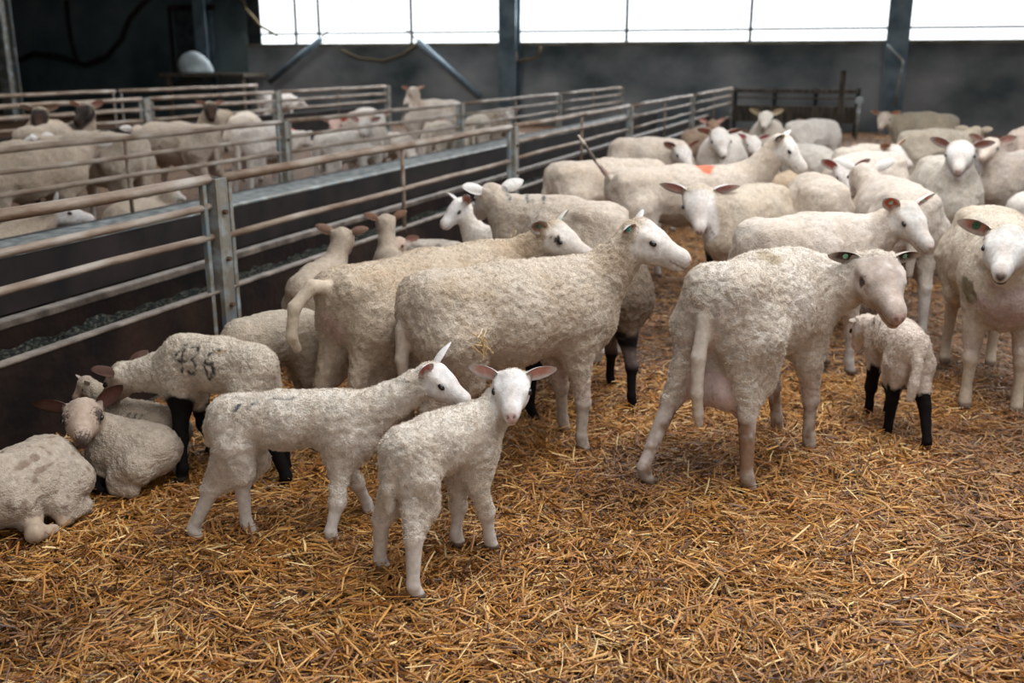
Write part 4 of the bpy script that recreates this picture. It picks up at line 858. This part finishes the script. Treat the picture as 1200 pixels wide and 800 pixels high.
# beyond the fence
fs = dict(kind='ewe', group=G4)
sheep('ewe', 'big tan-backed sheep at the left edge beyond both fences', (-40, 170), (75, 163), H=.82, headloc=(30, 25, 60, -10), wool=(0.446, 0.355, 0.277), bulk=1.1, dirt=.6, **fs)
sheep('ewe', 'broad pale sheep with a black spot, behind the left fence', (150, 163), (70, 158), H=.82, at=(-6.15, 6.72, 168, .84), headloc=(20, 25, 30, -20), wool=(0.465, 0.383, 0.307), bulk=1.12, dirt=.6, patches=[(.45, .0, 1.0, .05, (.05, .04, .03))], **fs)
sheep('ewe', 'dark-faced sheep with long tan ears at far left', (30, 148), (42, 150), H=.80, at=(-8.1, 8.05, -60, .7), L=.7, heading=-60, poll=(46, 124), nose=(44, 146), wool=(0.4, 0.32, 0.24), **DARKF, ears=(.2, .3), earc=(.40, .28, .20), inner=(.3, .2, .15), **fs)
sheep('ewe', 'dark-headed sheep looking right with a white stripe on its neck', (62, 146), (92, 144), H=.82, poll=(102, 120), nose=(86, 138), wool=(0.428, 0.346, 0.277), **DARKF, ears=(.4, .2), earc=(.45, .3, .2), neck=.3, **fs)
sheep('ewe', 'long pale sheep with a black patch on its shoulder', (252, 146), (172, 142), H=.80, headloc=(-20, 20, -30, -20), wool=(0.484, 0.393, 0.317), patches=[(.68, -.2, .72, .14, (.02, .02, .02)), (.72, -.1, .9, .09, (.02, .02, .02)), (.95, 0, 1.0, .05, (.03, .03, .03))], bulk=1.1, **fs)
sheep('ewe', 'black-faced sheep between the patched sheep and the white rump', (230, 138), (242, 137), H=.78, at=(-8.1, 10.9, -70, .7), L=.7, heading=-70, poll=(246, 118), nose=(250, 138), wool=(0.3, 0.24, 0.18), **DARKF, ears=(.1, .2), earc=(.4, .25, .18), **fs)
sheep('ewe', 'white-rumped sheep standing behind the blue-grey second post', (282, 135), (290, 130), H=.82, L=.74, headloc=(0, -20, 0, -40), wool=(0.657, 0.56, 0.465), dirt=.3, **fs)
sheep('ewe', 'white sheep just right of the blue-grey second post', (340, 148), (374, 145), H=.78, at=(-5.95, 8.75, 83, .6), headloc=(0, 10, 0, -30), wool=(0.676, 0.598, 0.535), dirt=.2, tags=[(1, 'tag_orange', 2)], **fs)
sheep('ewe', 'low white sheep with bright shoulders in the middle of the far pen', (365, 158), (412, 154), H=.67, at=(-5.42, 9.4, 77, .58), headloc=(0, -10, 20, -40), wool=(0.697, 0.628, 0.564), dirt=.2, **fs)
sheep('ewe', 'pink-faced sheep crowded behind the low white sheep', (392, 148), (405, 141), H=.76, at=(-6.35, 11.4, -80, .66), L=.66, heading=-80, poll=(392, 138), nose=(394, 152), wool=(0.597, 0.491, 0.416), face=(0.6, 0.4, 0.34), tags=[(1, 'tag_orange', 2)], ears=(.2, .2), **fs)
sheep('ewe', 'pale sheep facing the camera left of the black-necked sheep', (432, 143), (430, 147), H=.76, L=.66, heading=-70, poll=(428, 138), nose=(426, 154), wool=(0.617, 0.54, 0.475), ears=(.3, .3), **fs)
sheep('ewe', 'white sheep with head turned up, near the middle far post', (452, 134), (440, 138), H=.76, at=(-6.7, 12.4, -50, .66), L=.66, heading=-50, poll=(444, 132), nose=(450, 146), wool=(0.657, 0.589, 0.535), ears=(.3, .3), **fs)
sheep('ewe', 'black-necked white sheep standing tall by the rear wall', (528, 117), (482, 117), H=.86, poll=(484, 101), nose=(493, 120), wool=(0.657, 0.569, 0.495), face=(0.5, 0.4, 0.32), patches=[(1.1, 0, .8, .16, (.02, .02, .02))], ears=(.2, .3), earc=(.5, .36, .28), neck=.3, **fs)
sheep('ewe', 'striped-looking pale sheep bending at the feed belt', (446, 154), (478, 158), H=.74, headloc=(-10, -25, 0, -50), wool=(0.637, 0.569, 0.505), dirt=.4, **fs)
sheep('ewe', 'white round rump with an orange dab beyond the feed belt', (512, 143), (524, 141), H=.78, L=.7, headloc=(0, -20, 0, -50), wool=(0.637, 0.55, 0.455), patches=[(.7, 0, 1.0, .07, (.75, .2, .08))], **fs)
sheep('ewe', 'pale rump right of the middle far fence post', (554, 137), (564, 133), H=.78, L=.7, headloc=(0, -20, 0, -50), wool=(0.657, 0.569, 0.475), dirt=.3, **fs)
sheep('ewe', 'tan sheep with small head near the end of the far pen', (572, 130), (590, 128), H=.74, poll=(596, 126), nose=(600, 136), wool=(0.484, 0.393, 0.317), neck=.2, **fs)
sheep('lamb', 'low white back seen through the near fence, right of the second post', (622, 153), (640, 152), H=.45, at=(-5.45, 14.2, 59, .4), L=.5, kind='lamb', headloc=(0, -10, 0, -40), wool=(0.717, 0.648, 0.594), group=G4)
sheep('ewe', 'white-eared sheep at far left resting with its head on the feed belt', (-40, 268), (26, 262), H=.37, L=.55, lying=True, poll=(62, 236), nose=(114, 250), wool=(0.556, 0.441, 0.34), face=(.58, .55, .53), ears=(.8, .2), neck=.28, dirt=.3, hl=.27, **fs)
sheep('ewe', 'white-faced sheep lying by the feed belt behind the first near post', (160, 234), (196, 230), H=.40, L=.5, lying=True, poll=(200, 220), nose=(232, 236), wool=(0.514, 0.42, 0.33), face=(.58, .54, .5), ears=(.6, .3), neck=.2, dirt=.3, **fs)
sheep('ewe', 'white sheep resting behind the third fence, left of the wooden posts', (282, 110), (340, 108), H=.72, headloc=(0, 0, 0, -30), wool=(0.717, 0.648, 0.594), dirt=.1, **fs)

# ------------------------------------------------------------------ straw wisps caught in the fleeces
bpy.context.view_layer.update(); dg_ = bpy.context.evaluated_depsgraph_get()
def wisp(px, py, n, spread, lmax, label, seed):
    r = np.random.default_rng(seed); d = nrm(ray(px, py)); ok, loc, no, _, ob, _ = sc.ray_cast(dg_, Vector(EYEP), Vector(d))
    if not ok: return
    P = np.array(loc); nn = np.array(no); a1 = nrm(np.cross(nn, [0, 0, 1.])); a2 = np.cross(nn, a1); v = []; f_ = []; cols = []
    for k in range(n):
        th = r.uniform(0, math.pi); dd = a1 * math.cos(th) + a2 * math.sin(th) + nn * r.uniform(.0, .35); dd = nrm(dd)
        c = P + a1 * r.normal(0, spread) + a2 * r.normal(0, spread) + nn * .006; L_ = r.uniform(.4, 1) * lmax; w_ = nrm(np.cross(dd, nn)) * r.uniform(.001, .0022)
        q = len(v); m_ = nn * .002
        for t in (-.5, 0, .5):
            b = c + dd * L_ * t + nn * (.004 * (1 - 4 * t * t)); v += [b - w_, b + m_, b + w_, b - m_ * .3]
        for i in (0, 4):
            for j in range(4): f_.append((q + i + j, q + i + (j + 1) % 4, q + i + 4 + (j + 1) % 4, q + i + 4 + j))
        cc = np.array([[.62, .42, .19], [.74, .58, .32], [.45, .26, .09]])[r.integers(3)]; cols += [cc] * 12
    o = bpy.data.objects.new('straw_wisp', mesh_from('straw_wisp', np.array(v), np.array(f_), np.array(cols), [M['straw']], smooth=False)); link(o); tag(o, label, 'straw', kind='stuff')
wisp(566, 402, 16, .022, .07, 'tuft of pale straw stuck on the flank of the centre ewe', 1)
wisp(600, 276, 5, .012, .04, 'few straw bits on the back of the woolly left ewe', 2)
wisp(553, 462, 3, .018, .022, 'straw flecks on the back of the front lamb', 3)
wisp(262, 412, 2, .012, .05, 'straw bit on the back of the lamb marked 436', 4)
